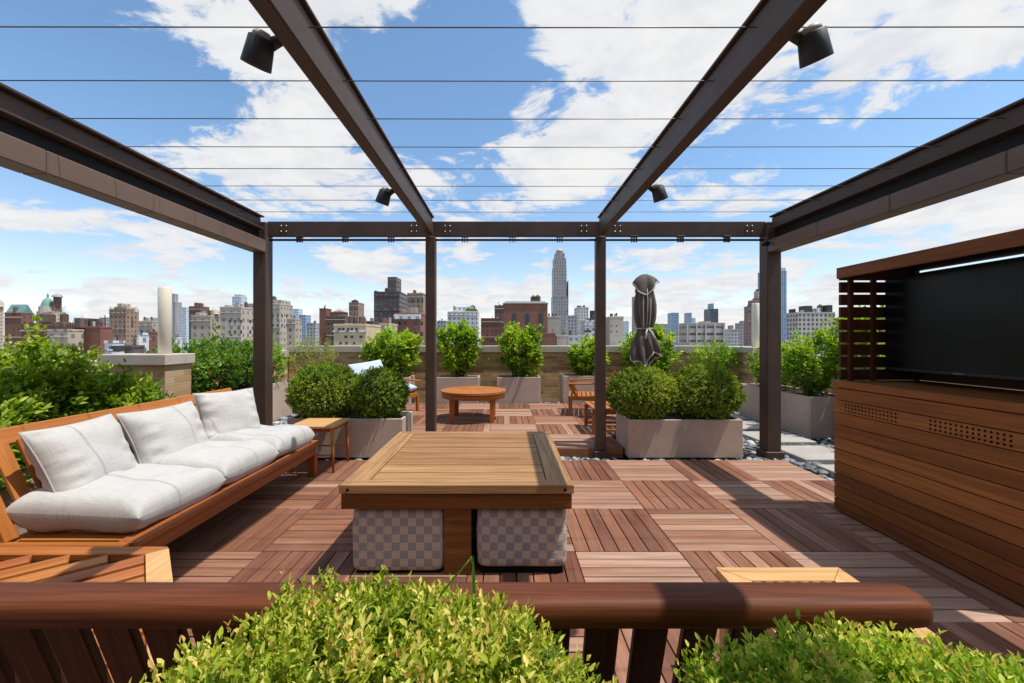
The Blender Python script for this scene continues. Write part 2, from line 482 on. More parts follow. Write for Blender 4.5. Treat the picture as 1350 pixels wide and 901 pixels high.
# roof slab under everything (dark membrane), reaching past the parapets
g = MB(); g.box((-4.7, -2.5, -.40), (5.4, 8.75, -.075), 0, .01)
tag(build('roof_slab', g, M['roof']), kind='structure')

# parapet walls --------------------------------------------------------------
def bwall(name, lo, hi, label, cap=True, mat='brick', capz=.13, over=.04):
    t = thing(name, label, 'wall', ((lo[0]+hi[0])/2, (lo[1]+hi[1])/2, lo[2]))
    g = MB()
    dx, dy = hi[0]-lo[0], hi[1]-lo[1]
    z1 = hi[2]-(capz if cap else 0)
    # every side with its own metre UVs so the bricks run level
    V = [(x,y,z) for z in (lo[2], z1) for x,y in ((lo[0],lo[1]),(hi[0],lo[1]),(hi[0],hi[1]),(lo[0],hi[1]))]
    F = [(0,1,5,4),(1,2,6,5),(2,3,7,6),(3,0,4,7),(4,5,6,7),(3,2,1,0)]
    UV = [[(V[i][0], V[i][2]) for i in F[0]], [(V[i][1]+.13, V[i][2]) for i in F[1]], [(V[i][0], V[i][2]) for i in F[2]],
          [(V[i][1]+.13, V[i][2]) for i in F[3]], [(V[i][0], V[i][1]) for i in F[4]], [(V[i][0], V[i][1]) for i in F[5]]]
    g.add(V, F, UV); build('brickwork', g, M[mat], t)
    if cap:
        g = MB()
        L = max(dx, dy); n = max(1, round(L/.92)); ax = 0 if dx >= dy else 1
        for i in range(n):
            a = [lo[0]-over, lo[1]-over, z1]; b = [hi[0]+over, hi[1]+over, hi[2]]
            s, e = (lo[ax]-over), (hi[ax]+over)
            a[ax] = s+(e-s)*i/n+.002; b[ax] = s+(e-s)*(i+1)/n-.002
            g.box(a, b, 0, .006)
        build('coping', g, M['coping'], t)
    return t
ZB = -.075
bwall('parapet_wall', (-4.34, 8.3, ZB), (4.36, 8.6, 1.11), 'tan brick parapet wall with pale stone coping running behind the row of planters')
bwall('parapet_wall', (-4.66, -1.5, ZB), (-4.36, 8.6, 1.02), 'tan brick parapet wall hidden behind the long hedge of shrubs beside the sofa')
bwall('parapet_wall', (4.96, -1.5, ZB), (5.26, 8.6, .98), 'tan brick parapet wall behind the shrubs and television cabinet')
bwall('brick_pier', (4.38, 7.35, ZB), (4.92, 8.6, 1.10), 'brick pier with stone cap at the end of the back wall under the flue pipe', capz=.10)
# pier by the sofa
bwall('brick_pier', (-4.22, 4.34, ZB), (-3.56, 4.70, 1.087), 'pale brick pier with thick stone cap behind the white sofa', mat='brick_pale', capz=.112, over=.03)
t_=bwall('added_sky_blocker_wall', (-6.5, -2.6, ZB), (6.5, -2.25, 3.6), 'tall tan brick wall added unseen behind the camera to block sky light')  # unseen wall, added to keep sky light off front-facing surfaces
g = MB(); g.lathe([(.057,0),(.061,.004),(.061,.715),(.058,.72),(.05,.72),(.05,.3)], (-3.70, 4.51, 1.087), 28)
tag(build('vent_pipe', g, M['pipe']), 'cream vent pipe standing on the stone cap of the pier behind the sofa', 'pipe')
g = MB(); g.lathe([(.062,0),(.066,.005),(.066,.79),(.062,.80),(.05,.80),(.05,.4)], (4.58, 7.62, 1.10), 28)
tag(build('vent_pipe', g, M['pipe']), 'tall cream flue pipe standing on the far pier beside the slim glass tower', 'pipe')
# the bare ledge block seen low between the far planters
# pavers
for (x0, y0, x1, y1, lab) in ((3.08,4.27,3.72,4.83,'pale square paver in the pebbles nearest the deck corner'),
                              (3.10,5.00,3.74,5.57,'pale square paver in the pebbles beside the long planter'),
                              (3.12,5.74,3.76,6.30,'pale square paver in the pebbles behind the pergola post'),
                              (3.14,6.48,3.78,7.05,'farthest pale square paver in the pebbles before the brick pier'),
                              (3.06,3.54,3.70,4.10,'pale square paver in the pebbles half hidden by the television cabinet')):
    g = MB(); g.box((x0,y0,-.06),(x1,y1,.012), 0, .006)
    tag(build('paver', g, M['paver']), lab, 'paver', 'stepping stones in the pebbles')
g = MB(); g.box((.27,4.325,-.06),(.62,4.455,-.008), 0, .006)
tag(build('paver', g, M['paver']), 'narrow white paver strip in the pebbles at the foot of the deck step', 'paver')

# pebbles: nobody could count them ------------------------------------------------
def pebbles():
    bm = bmesh.new(); bmesh.ops.create_icosphere(bm, subdivisions=2, radius=1); bm.verts.ensure_lookup_table()
    bv = np.array([v.co[:] for v in bm.verts]); bf = np.array([[v.index for v in f.verts] for f in bm.faces]); bm.free()
    rng = np.random.default_rng(3); C=[]; 
    regs = [(2.88,2.9,4.95,8.3,4200,.022,.05), (-1.2,4.31,2.88,4.468,520,.02,.042), (-3.6,7.56,4.3,8.3,2600,.022,.05),
            (-4.3,3.9,-2.75,7.6,1500,.022,.05), (1.85,4.47,2.88,7.56,900,.022,.05), (-2.75,4.31,-1.2,4.95,350,.02,.04)]
    Vs=[]; Fs=[]; T=[]; b=0
    for x0,y0,x1,y1,n,r0,r1 in regs:
        for i in range(n):
            x, y = rng.uniform(x0,x1), rng.uniform(y0,y1)
            r = rng.uniform(r0,r1)*(1.0 if rng.random()<.8 else .7)
            sc = np.array([r*rng.uniform(.8,1.4), r*rng.uniform(.6,1.0), r*rng.uniform(.35,.6)])
            a = rng.uniform(0,6.28); ca, sa = math.cos(a), math.sin(a)
            ph = rng.uniform(0,6.28,3)
            d = 1+.14*np.sin(bv@np.array([2.1,1.3,.7])+ph[0])+.1*np.sin(bv@np.array([-1.1,2.6,1.9])+ph[1])
            p = bv*d[:,None]*sc
            tl = rng.uniform(-.35,.35); p = np.stack([p[:,0], p[:,1]*math.cos(tl)-p[:,2]*math.sin(tl), p[:,1]*math.sin(tl)+p[:,2]*math.cos(tl)],1)
            p = np.stack([p[:,0]*ca-p[:,1]*sa, p[:,0]*sa+p[:,1]*ca, p[:,2]],1)
            p += np.array([x,y,-.055+rng.uniform(0,.03)])
            Vs.append(p); Fs.append(bf+b); b += len(bv); T.append(np.full(len(bf), np.clip(rng.beta(1.5,1.8),0,1)))
    o = np_mesh('pebbles', np.concatenate(Vs), np.concatenate(Fs), np.concatenate(T), M['pebble'], smooth=True)
    tag(o, 'loose grey and white river pebbles around the deck', 'pebbles', kind='stuff')
pebbles()

# ================================================================== pergola
XL, XA, XB, XR, YB = -2.63, -.81, 1.02, 2.86, 4.50
pg = thing('pergola', 'brown metal pergola with four posts, long beams and thin steel cables over the deck', 'pergola', (.115, 2.4, 0))
for x, w in ((XL,.14),(XA,.105),(XB,.105),(XR,.15)):
    g = MB(); g.box((x-w/2, YB-w/2, .05), (x+w/2, YB+w/2, 2.352 if x in (XA,XB) else 2.50), 2, .008)
    p = build('post', g, M['bronze'], pg)
    g = MB(); g.box((x-w/2-.022, YB-w/2-.022, -.05), (x+w/2+.022, YB+w/2+.022, .049), 2, .006)
    build('post_base', g, M['bronze'], p)
Y0 = -1.2
for x in (XA, XB):   # inner beams: square tube with a slimmer rail above
    g = MB(); g.box((x-.037, Y0, 2.355), (x+.037, 4.44, 2.475), 1, .008)
    bo = build('beam', g, M['bronze'], pg)
    g = MB(); g.box((x-.026, Y0, 2.478), (x+.026, 4.44, 2.535), 1, .004); g.box((x-.044, Y0, 2.5375), (x+.044, 4.44, 2.552), 1, .003)
    build('beam_rail', g, M['bronze'], bo)
for x, s in ((XL, 1), (XR, -1)):   # outer beams: channel above, housing below
    g = MB()
    g.box((x-.07, Y0, 2.535), (x+.07, 4.41, 2.552), 1, .003); g.box((x-.04, Y0, 2.425), (x+.03 if s>0 else x+.04, 4.41, 2.532), 1, .003)
    g.box((x-.07, Y0, 2.407), (x+.07, 4.41, 2.422), 1, .003)
    bo = build('beam', g, M['bronze'], pg)
    g = MB()
    n = 8
    for i in range(n):
        a = Y0+(4.425-Y0)*i/n; b = Y0+(4.425-Y0)*(i+1)/n
        g.box((x-.075, a+.0015, 2.17), (x+.075, b-.0015, 2.30), 1, .006)
    build('beam_housing', g, M['tan_metal'], bo)
    g = MB(); g.box((x-.012, Y0, 2.303), (x+.012, 4.41, 2.404), 1, .003); build('beam_core', g, M['dark_metal'], bo)
bays = ((XL+.06, XA-.003), (XA+.003, XB-.003), (XB+.003, XR-.06))
for a, b in bays:
    g = MB(); g.box((a, 4.475, 2.357), (b, 4.535, 2.515), 0, .004)
    bo = build('cross_beam', g, M['bronze'], pg)
    for e, sg in ((a, 1), (b, -1)):
        x0 = e+sg*.15
        for ix in (0,1):
            for iz in (0,1):
                g = MB(); g.lathe([(.0085,0),(.0085,.004),(.004,.007)], (x0+sg*ix*.055, 4.474, 2.405+iz*.06), 10, Euler((R(90),0,0))); build('bolt', g, M['bolt'], bo)
    for q in range(3):
        cx = a+(b-a)*(.2+.28*q)
        g = MB(); g.box((cx-.04, 4.445, 2.345), (cx+.04, 4.50, 2.356), 0, .002)
        for d in (-.025,0,.025): g.box((cx+d-.004, 4.447, 2.288), (cx+d+.004, 4.485, 2.344), 2, .001)
        build('rod_bracket', g, M['bronze'], bo)
g = MB(); g.tube([(XL+.09,4.465,2.312),(XR-.09,4.465,2.312)], .012, 10); build('curtain_rod', g, M['dark_metal'], pg)
for k in range(9):
    y = 1.66+.3455*k
    if k == 8: continue
    g = MB(); g.tube([(XL+.03,y,2.497),(0.1,y,2.493),(XR-.04,y,2.497)], .0025, 6); build('cable', g, M['cable'], pg)
for y in (-.75,-.4,-.06,.28,.63,.97,1.32):
    g = MB(); g.tube([(XL+.03,y,2.497),(0.1,y,2.493),(XR-.04,y,2.497)], .0025, 6); build('cable', g, M['cable'], pg)
g = MB(); g.tube([(XR-.10,4.40,2.26),(XR-.055,4.42,2.265)], [.012,.03], 10); g.tube([(XR-.10,4.40,2.26),(XR-.16,4.37,2.235)], [.026,.012], 10)
build('post_fitting', g, M['dark_metal'], pg)

def spot(x, y, s, label):
    """cylindrical spotlight on a knuckle, s = side (-1 hangs towards -x)"""
    t = thing('spotlight', label, 'spotlight', (x, y, 2.345), 'spotlights under the pergola beams')
    g = MB(); g.tube([(x, y, 2.40),(x+s*.03, y, 2.395),(x+s*.055, y-.01, 2.375)], [.013,.02,.024], 12); build('knuckle', g, M['lamp'], t)
    c = Vector((x+s*.095, y-.015, 2.342)); d = Vector((s*.42, .28, -1)).normalized()
    q = d.to_track_quat('-Z','Y').to_euler()
    g = MB(); g.lathe([(.040,.050),(.045,.047),(.053,-.048),(.052,-.051),(.046,-.051),(.040,-.036),(.0,-.036)], c, 28, q); h = build('lamp_head', g, M['lamp'], t)
    g = MB(); g.lathe([(.0,.078),(.023,.074),(.033,.063),(.035,.051)], c, 20, q); build('lamp_cap', g, M['lampcap'], h)
    return t
spot(XA-.037, 1.60, -1, 'black spotlight under the near end of the pergola beam left of centre')
spot(XA-.037, 3.22, -1, 'smaller looking black spotlight near the far end of the pergola beam above the sofa side')
spot(XB+.037, 1.57, 1, 'black spotlight under the near end of the pergola beam on the television side')
spot(XB+.037, 3.14, 1, 'small far black spotlight on the pergola beam on the television side')

# ================================================================== furniture helpers
def pillow(L, W, T, pinch=.06, ex=2.4, seed=0, n=36, wr=.006, edge_wr=.010):
    """cushion in local xy, z thickness; returns verts grid function for top and bottom"""
    V=[]; F=[]; UV=[]
    rim=[]
    def P(u, v, s):
        x, y = u*L/2, v*W/2
        x *= 1 - pinch*(1-v*v)*abs(u)**3 ; y *= 1 - pinch*(1-u*u)*abs(v)**3
        t = T/2*max(0,(1-abs(u)**ex))**.5*max(0,(1-abs(v)**ex))**.5
        e = max(abs(u),abs(v))
        nz = mnoise.noise(Vector((x*7+seed, y*7, s*2+seed)))*wr*2.2 + mnoise.noise(Vector((x*3+seed, y*3-seed, s*3)))*wr*3.5
        # gathers running in from the seams
        gx = math.sin(y*70+3*mnoise.noise(Vector((y*9,seed,0))))*max(0,abs(u)-.45)**1.3*edge_wr*1.6*(1-abs(u)**6)
        gy = math.sin(x*60+3*mnoise.noise(Vector((x*9,seed,5))))*max(0,abs(v)-.55)**1.3*edge_wr*1.2*(1-abs(v)**6)
        z = s*(t + (nz + gx + gy)*(1-e**8))
        return (x, y, z)
    for s in (1,-1):
        b=len(V)
        for i in range(n+1):
            for j in range(n+1):
                # denser towards the rim
                u = math.sin((i/n-.5)*math.pi); v = math.sin((j/n-.5)*math.pi)
                V.append(P(u,v,s))
        for i in range(n):
            for j in range(n):
                q=(b+i*(n+1)+j, b+(i+1)*(n+1)+j, b+(i+1)*(n+1)+j+1, b+i*(n+1)+j+1)
                F.append(q if s>0 else q[::-1])
    UV=[[(V[k][0], V[k][1]) for k in f] for f in F]
    for k in range(64):
        a=k/64*4
        if a<1: u,v=-1+2*a,-1
        elif a<2: u,v=1,-1+2*(a-1)
        elif a<3: u,v=1-2*(a-2),1
        else: u,v=-1,1-2*(a-3)
        rim.append(P(u,v,1))
    return V,F,UV,rim
def soft(name, label, cat, Mx, L, W, T, mat, group=None, pipemat=None, pipe_r=.006, sag=None, **kw):
    V,F,UV,rim = pillow(L,W,T,**kw)
    if sag: V=[sag(v) for v in V]; rim=[sag(v) for v in rim]
    g=MB(); g.add(V,F,UV,.5,True,Mx)
    o=build(name,g,M[mat]); tag(o,label,cat,group)
    if pipemat:
        g=MB(); g.tube([Mx@Vector(p) for p in rim], pipe_r, 6, closed=True); 
        link_mesh('piping', g.v,g.f,g.uv,g.t,g.sm,M[pipemat],o)
    return o
def frame_from(p, x, y):
    x=Vector(x).normalized(); z=x.cross(Vector(y)).normalized(); y=z.cross(x)
    Mx=Matrix((x,y,z)).transposed().to_4x4(); Mx.translation=Vector(p); return Mx

# ================================================================== sofa
W_ = M['teak_orange']
so = thing('sofa', 'long slatted teak sofa frame carrying three white seat cushions', 'sofa', (-2.1, 2.8, 0))
SY0, SY1 = 1.92, 3.80
g=MB(); g.box((-1.775,SY0,.195),(-1.735,SY1,.272),1,.006); g.box((-1.80,SY0,.2735),(-1.708,SY1,.315),1,.008); build('front_rail',g,M['teak_red'],so)
g=MB(); g.box((-2.36,SY0-.045,.25),(-1.735,SY0-.002,.315),0,.005); build('end_rail',g,W_,so)
g=MB(); g.box((-2.36,SY1+.002,.25),(-1.735,SY1+.042,.315),0,.005); build('end_rail',g,W_,so)
g=MB(); g.box((-2.36,SY0,.23),(-2.30,SY1,.30),1,.005); build('rear_rail',g,W_,so)
for k in range(14):
    y=SY0+.04+k*(SY1-SY0-.16)/13
    g=MB(); g.box((-2.298,y,.282),(-1.802,y+.075,.304),0,.003); build('seat_slat',g,W_,so)
def backp(t): return (-2.30-.235*t, .30+.498*t)   # x,z up the reclined back
bx0,bz0=backp(0); bx1,bz1=backp(1)
upv=Vector((bx1-bx0,0,bz1-bz0)).normalized(); nrm_=Vector((upv.z,0,-upv.x))
g=MB(); g.beam((bx1,1.52,bz1-.045),(bx1,SY1+.04,bz1-.045),.034,.092,upv,.006); build('back_rail',g,W_,so)
k=0; y=1.60
while y<SY1-.02:
    if 1: 
        xa,za=backp(.02); xb,zb=backp(.87)
        g=MB(); g.beam((xa,y,za),(xb,y,zb),.072 if y>2.0 else .06,.02,(nrm_.x,0,nrm_.z),.003); build('back_slat',g,W_,so)
    y+=.112
for yy in (SY0+.03,SY1-.0):
    g=MB(); g.box((-1.80,yy-.03,.0),(-1.735,yy+.035,.194),2,.004); build('leg',g,M['teak_red'],so)
    g=MB(); g.box((-2.36,yy-.03,.0),(-2.30,yy+.035,.229),2,.004); build('leg',g,W_,so)
for a,b,lab in ((1.965,2.565,'nearest plump white linen seat cushion on the teak sofa'),(2.57,3.165,'middle white linen seat cushion on the teak sofa'),(3.17,3.76,'farthest white linen seat cushion on the teak sofa, beside the small side table')):
    Mx=Matrix.Translation((-2.05,(a+b)/2,.405))@Matrix.Rotation(R(2.5),4,'Y')@Matrix.Rotation(R(-2.5),4,'X')
    soft('seat_cushion',lab,'seat cushion',Mx,.64,b-a+.02,.20,'cushion','white seat cushions on the sofa',None,pinch=.02,ex=8.5,seed=a*9,wr=.008,edge_wr=.010)
for a,b,zb,yaw,lab,sd in ((2.00,2.51,.455,5,'white back pillow with piped edge at the near end of the sofa',1.3),(2.53,3.07,.445,-5,'white back pillow leaning in the middle of the sofa',4.1),(3.18,3.62,.475,-34,'white back pillow turned slantwise at the far end of the sofa',8.8)):
    c=Vector((-2.262,(a+b)/2,zb+.150))
    up_=Vector((-.42,0,.86)).normalized()
    Mx=Matrix.Translation(c)@Matrix.Rotation(R(yaw),4,'Z')@frame_from((0,0,0),(0,1,0),up_)
    soft('back_pillow',lab,'pillow',Mx,b-a,.43,.19,'cushion','white back pillows on the sofa','piping',.005,pinch=.07,ex=3.0,seed=sd,wr=.010,edge_wr=.030)

# corner bench in front -------------------------------------------------------
cb = thing('corner_bench', 'dark teak bench with thick rounded back rail and slatted corner seat behind the clipped shrubs', 'bench', (-.4, 1.2, 0))
D_ = M['rail']
# rounded top rail
g=MB()
prof=[]
RY,RZ=.775,.7545
for q in range(20):
    a=2*math.pi*q/20
    cx_,sx_=math.cos(a),math.sin(a)
    sg=lambda v:(1 if v>=0 else -1)*abs(v)**.62
    prof.append((sg(cx_)*.040, sg(sx_)*.0285))
xs=[-2.6,-1.5,-.6,.2,.69,.735,.753,.762,.765]; sc=[1,1,1,1,1,.985,.94,.86,.70]
V=[];F=[];UV=[];n=len(prof)
for x,k_ in zip(xs,sc):
    for (py,pz) in prof: V.append((x,RY+py*k_,RZ+pz*k_))
for i in range(len(xs)-1):
    for j in range(n):
        j2=(j+1)%n; F.append((i*n+j,(i+1)*n+j,(i+1)*n+j2,i*n+j2)[::-1])
        UV.append([(V[q][0], (j if q%n==j else j+1)*.012) for q in F[-1]])
F.append(tuple((len(xs)-1)*n+j for j in range(n))); UV.append([(0,0)]*n)
g.add(V,F,UV,.4,True); build('top_rail',g,D_,cb)
x=-2.5
while x<.74:
    g=MB(); g.beam((x,.783,.7255),(x,.93,.26),(.072 if x<-.3 else .063),.018,(0,.45,.15),.003); build('back_slat',g,M['bench_slat'],cb); x+=.0925
g=MB(); g.box((-2.55,.92,.24),(.74,.965,.31),0,.005); build('rear_rail',g,M['bench_slat'],cb)
for x in (-2.2,-.9,.69):
    g=MB(); g.box((x-.03,.925,0),(x+.03,.96,.239),2,.004); build('leg',g,D_,cb)
# corner seat: rail along the sofa end, mitred diagonal rail, diagonal slats
zt=.352
g=MB(); g.box((-2.75,1.735,zt-.03),(-1.46,1.80,zt),0,.004); build('seat_rail',g,W_,cb)
A=Vector((-1.50,1.73,0)); B=Vector((-.86,1.00,0)); dd=(B-A).normalized(); nn=Vector((-dd.y,dd.x,0))
if nn.x<0: nn=-nn
Q=[A, A+nn*.075, B+nn*.075, B]
g=MB(); g.prism([(p.x,p.y) for p in (Q if (Q[1]-Q[0]).cross(Q[2]-Q[1]).z>0 else Q[::-1])], zt-.03, zt+.002, 1); build('seat_rail',g,M['teak_light'],cb)
sl=-nn  # slat direction, into the corner
for k in range(-11,9):
    p=A+dd*(.03+k*.104); s0=.004
    if p.y>1.728: s0=(p.y-1.728)/-sl.y+.03
    e_=min(1.6,(p.y-.975)/-sl.y)
    a_=p+sl*s0; e=p+sl*e_
    if e.x<-2.7: e=a_+sl*min((e-a_).length,max(.05,(a_.x+2.7)/-sl.x))
    if (e-a_).length<.06: continue
    g=MB(); g.beam((a_.x,a_.y,zt-.013),(e.x,e.y,zt-.013),.074,.024,(0,0,1),.003); build('seat_slat',g,W_ if k%3 else M['teak_red'],cb)
for p in ((-1.53,1.70),(-.88,1.03)):
    g=MB(); g.box((p[0]-.025,p[1]-.025,0),(p[0]+.025,p[1]+.025,zt-.031),2,.004); build('leg',g,W_,cb)

# ================================================================== coffee table
TX0,TX1,TY0,TY1=-.866,.352,2.154,3.41
ct = thing('coffee_table', 'large square teak coffee table with planked top in front of the sofa', 'coffee table', ((TX0+TX1)/2,(TY0+TY1)/2,0))
zt=.49; bw=.135
g=MB(); g.box((TX0+.05,TY0+.05,.4425),(TX1-.05,TY1-.05,.447),0,.001); build('underboard',g,M['bench_slat'],ct)
def mitre(name, pts, mat, parent, z0, z1, grain):
    g=MB(); a=sum((pts[i][0]*pts[(i+1)%4][1]-pts[(i+1)%4][0]*pts[i][1]) for i in range(4))
    g.prism(pts if a>0 else pts[::-1], z0, z1, grain, tone=.62+random.uniform(-.12,.12)); return build(name,g,mat,parent)
e=.0012
e=.0025
ix0,ix1,iy0,iy1=TX0+bw,TX1-bw,TY0+bw*.62,TY1-bw*.62
mitre('border_board',[(TX0,TY0),(TX1,TY0),(ix1,iy0),(ix0,iy0)],M['teak_table'],ct,zt-.042,zt,0)
mitre('border_board',[(TX0,TY1),(TX1,TY1),(ix1,iy1),(ix0,iy1)],M['teak_table'],ct,zt-.042,zt,0)
mitre('border_board',[(TX0,TY0+e*2),(ix0-e,iy0),(ix0-e,iy1),(TX0,TY1-e*2)],M['teak_table'],ct,zt-.0425,zt-.0004,1)
mitre('border_board',[(TX1,TY0+e*2),(ix1+e,iy0),(ix1+e,iy1),(TX1,TY1-e*2)],M['teak_table'],ct,zt-.0425,zt-.0004,1)
nb=8; w=(iy1-iy0)/nb
for q in range(nb):
    g=MB(); g.box((ix0+.0025,iy0+q*w+.0048,zt-.03),(ix1-.0025,iy0+(q+1)*w-.0048,zt-.001+random.uniform(-.0008,.0004)),0,.002,tone=random.uniform(.15,.95)); build('top_board',g,M['teak_table'],ct)
for lo,hi,gr in (((TX0+.006,TY0+.012,.362),(TX1-.008,TY0+.042,.442),0),((TX0+.006,TY1-.042,.362),(TX1-.008,TY1-.012,.442),0),((TX0+.008,TY0+.043,.362),(TX0+.038,TY1-.043,.442),1),((TX1-.040,TY0+.043,.362),(TX1-.010,TY1-.043,.442),1)):
    g=MB(); g.box(lo,hi,gr,.003); build('apron',g,M['teak_apron'],ct)
cxm=(TX0+TX1)/2
g=MB(); g.box((cxm-.072,TY0+.05,.0),(cxm+.072,TY0+.085,.361),0,.003); build('leg_panel',g,M['teak_apron'],ct)
g=MB(); g.box((cxm-.072,TY1-.085,.0),(cxm+.072,TY1-.05,.361),0,.003); build('leg_panel',g,M['teak_apron'],ct)
g=MB(); g.box((cxm-.018,TY0+.087,.02),(cxm+.018,TY1-.087,.361),1,.003); build('leg_web',g,M['teak_apron'],ct)
g=MB()
for x in (TX0+.045,TX1-.045): g.lathe([(.0,-.0),(.008,.0),(.008,.002),(0,.002)],(x,TY0-.0005,zt-.022),10,Euler((R(90),0,0)))
build('screw',g,M['black'],ct)
def ottoman(cx,cy,sx,sy,z0,z1,label,seed):
    t=thing('ottoman',label,'ottoman',(cx,cy,0),'checked ottomans under the coffee table')
    V=[];F=[];UV=[]
    n=16; h=(z1-z0)
    bm=bmesh.new(); bmesh.ops.create_cube(bm,size=1.0); bmesh.ops.subdivide_edges(bm,edges=bm.edges[:],cuts=n,use_grid_fill=True)
    bm.verts.ensure_lookup_table()
    ex=15
    for v in bm.verts:
        p=v.co*2; m=(abs(p.x)**ex+abs(p.y)**ex+abs(p.z)**ex)**(1/ex); mx=max(abs(p.x),abs(p.y),abs(p.z))
        p=p/m*mx if m>0 else p
        bul=1+.010*(1-p.z**2)+.012*mnoise.noise(Vector((p.x*2+seed,p.y*2,p.z*2)))
        V.append((cx+p.x*sx/2*bul, cy+p.y*sy/2*bul, (z0+z1)/2+p.z*h/2*(1+.012*(1-p.x**2)*(1-p.y**2))))
    for f in bm.faces:
        q=[v.index for v in f.verts]; F.append(q); nx=f.normal
        if abs(nx.y)>.7: UV.append([(V[i][0],V[i][2]) for i in q])
        elif abs(nx.x)>.7: UV.append([(V[i][1],V[i][2]) for i in q])
        else: UV.append([(V[i][0],V[i][1]) for i in q])
    bm.free()
    g=MB(); g.add(V,F,UV,.5,True); build('upholstery',g,M['check'],t)
    g=MB(); g.box((cx-sx*.46,cy-sy*.46,0),(cx+sx*.46,cy+sy*.46,z0-.001),0,.004); build('plinth',g,M['black'],t)
ottoman(-.575,2.435,.49,.47,.012,.356,'checked grey and taupe ottoman under the sofa side of the coffee table, facing the bench',1.)
ottoman(.085,2.435,.48,.47,.034,.356,'checked grey and taupe ottoman under the television side of the coffee table, facing the bench',3.)
ottoman(-.575,3.10,.485,.46,.035,.350,'checked ottoman at the back under the sofa side of the coffee table',5.)
ottoman(.085,3.10,.475,.46,.035,.350,'checked ottoman at the back under the television side of the coffee table',7.)

# side table beside the sofa -------------------------------------------------------
st=thing('side_table','small square teak side table with tapered legs at the far end of the sofa','side table',(-1.82,4.06,0))
g=MB(); g.box((-2.03,3.86,.415),(-1.60,4.27,.437),0,.003); build('tabletop',g,M['teak_light'],st)
g=MB(); 
for lo,hi,gr in (((-1.995,3.895,.375),(-1.635,3.912,.4145),0),((-1.995,4.218,.375),(-1.635,4.235,.4145),0),((-1.995,3.913,.375),(-1.978,4.217,.4145),1),((-1.652,3.913,.375),(-1.635,4.217,.4145),1)): g.box(lo,hi,gr,.002)
build('apron',g,M['teak_orange'],st)
for x in (-1.985,-1.625):
    for y in (3.885,4.245):
        g=MB(); g.tube([(x,y,.414),(x+(.012 if x>-1.8 else -.012),y,.0)],[.019,.0105],10); build('leg',g,M['teak_orange'],st)
g=MB(); g.tube([(-1.99,3.885,.16),(-1.62,3.885,.16)],.008,8); build('stretcher',g,M['teak_orange'],st)
g=MB(); g.tube([(-1.99,4.245,.16),(-1.62,4.245,.16)],.008,8); build('stretcher',g,M['teak_orange'],st)

# stool / slatted side table peeking over the bench rail ----------------------------------
sx0,sx1,sy0,sy1,sz=.785,1.245,1.19,1.555,.395
ls=thing('slatted_stool','pale teak slatted stool with mitred frame just beyond the thick bench rail','stool',((sx0+sx1)/2,(sy0+sy1)/2,0))
b_=.085
for pts,gr in (([(sx0,sy0),(sx1,sy0),(sx1-b_,sy0+b_),(sx0+b_,sy0+b_)],0),([(sx0,sy1),(sx1,sy1),(sx1-b_,sy1-b_),(sx0+b_,sy1-b_)],0),
               ([(sx0,sy0+e),(sx0+b_-e,sy0+b_),(sx0+b_-e,sy1-b_),(sx0,sy1-e)],1),([(sx1,sy0+e),(sx1-b_+e,sy0+b_),(sx1-b_+e,sy1-b_),(sx1,sy1-e)],1)):
    mitre('frame_board',pts,M['teak_light'],ls,sz-.03,sz-(.0004 if gr else 0),gr)
nsl=7
for q in range(nsl):
    w=(sx1-sx0-2*b_)/nsl; xx=sx0+b_+q*w
    g=MB(); g.box((xx+.006,sy0+b_-.002,sz-.028),(xx+w-.006,sy1-b_+.002,sz-.004),1,.002); build('seat_slat',g,M['teak_light'],ls)
for x in (sx0+.03,sx1-.03):
    for y in (sy0+.03,sy1-.03):
        g=MB(); g.box((x-.022,y-.022,0),(x+.022,y+.022,sz-.031),2,.003); build('leg',g,M['teak_light'],ls)

# ================================================================== round table on the upper deck
rt=thing('round_table','low round teak table with four square legs on the raised deck','round table',(-.475,6.1,UP))
rx,ry,rz=-.475,6.1,.505
for q in range(8):   # wedge segments of the top
    a0=2*math.pi*q/8+.39; a1=a0+2*math.pi/8
    pts=[(rx,ry)]+[(rx+.475*math.cos(a0+(a1-a0)*i/6),ry+.475*math.sin(a0+(a1-a0)*i/6)) for i in range(7)]
    cxy=Vector((math.cos((a0+a1)/2),math.sin((a0+a1)/2)))*.0015
    g=MB(); g.prism([(x+cxy.x,y+cxy.y) for x,y in pts],rz-.03,rz+random.uniform(-.0006,.0006),q%2); build('top_wedge',g,M['teak_orange'],rt)
g=MB(); V=[];F=[];n=48
for r_ in (.462,.435):
    for zz in (rz-.10,rz-.031):
        for j in range(n): V.append((rx+r_*math.cos(2*math.pi*j/n),ry+r_*math.sin(2*math.pi*j/n),zz))
for j in range(n):
    j2=(j+1)%n
    F+=[(j,j2,n+j2,n+j),(2*n+j2,2*n+j,3*n+j,3*n+j2),(j2,j,2*n+j,2*n+j2),(n+j,n+j2,3*n+j2,3*n+j)]
uv=[[(math.atan2(V[q][1]-ry,V[q][0]-rx)*.45,V[q][2]) for q in f] for f in F]
g.add(V,F,uv,.5,True); build('apron',g,M['teak_orange'],rt)
for a in (45,135,225,315):
    x,y=rx+.40*math.cos(R(a)),ry+.40*math.sin(R(a))
    g=MB(); g.box((x-.032,y-.032,UP),(x+.032,y+.032,rz-.032),2,.004); build('leg',g,M['teak_orange'],rt)

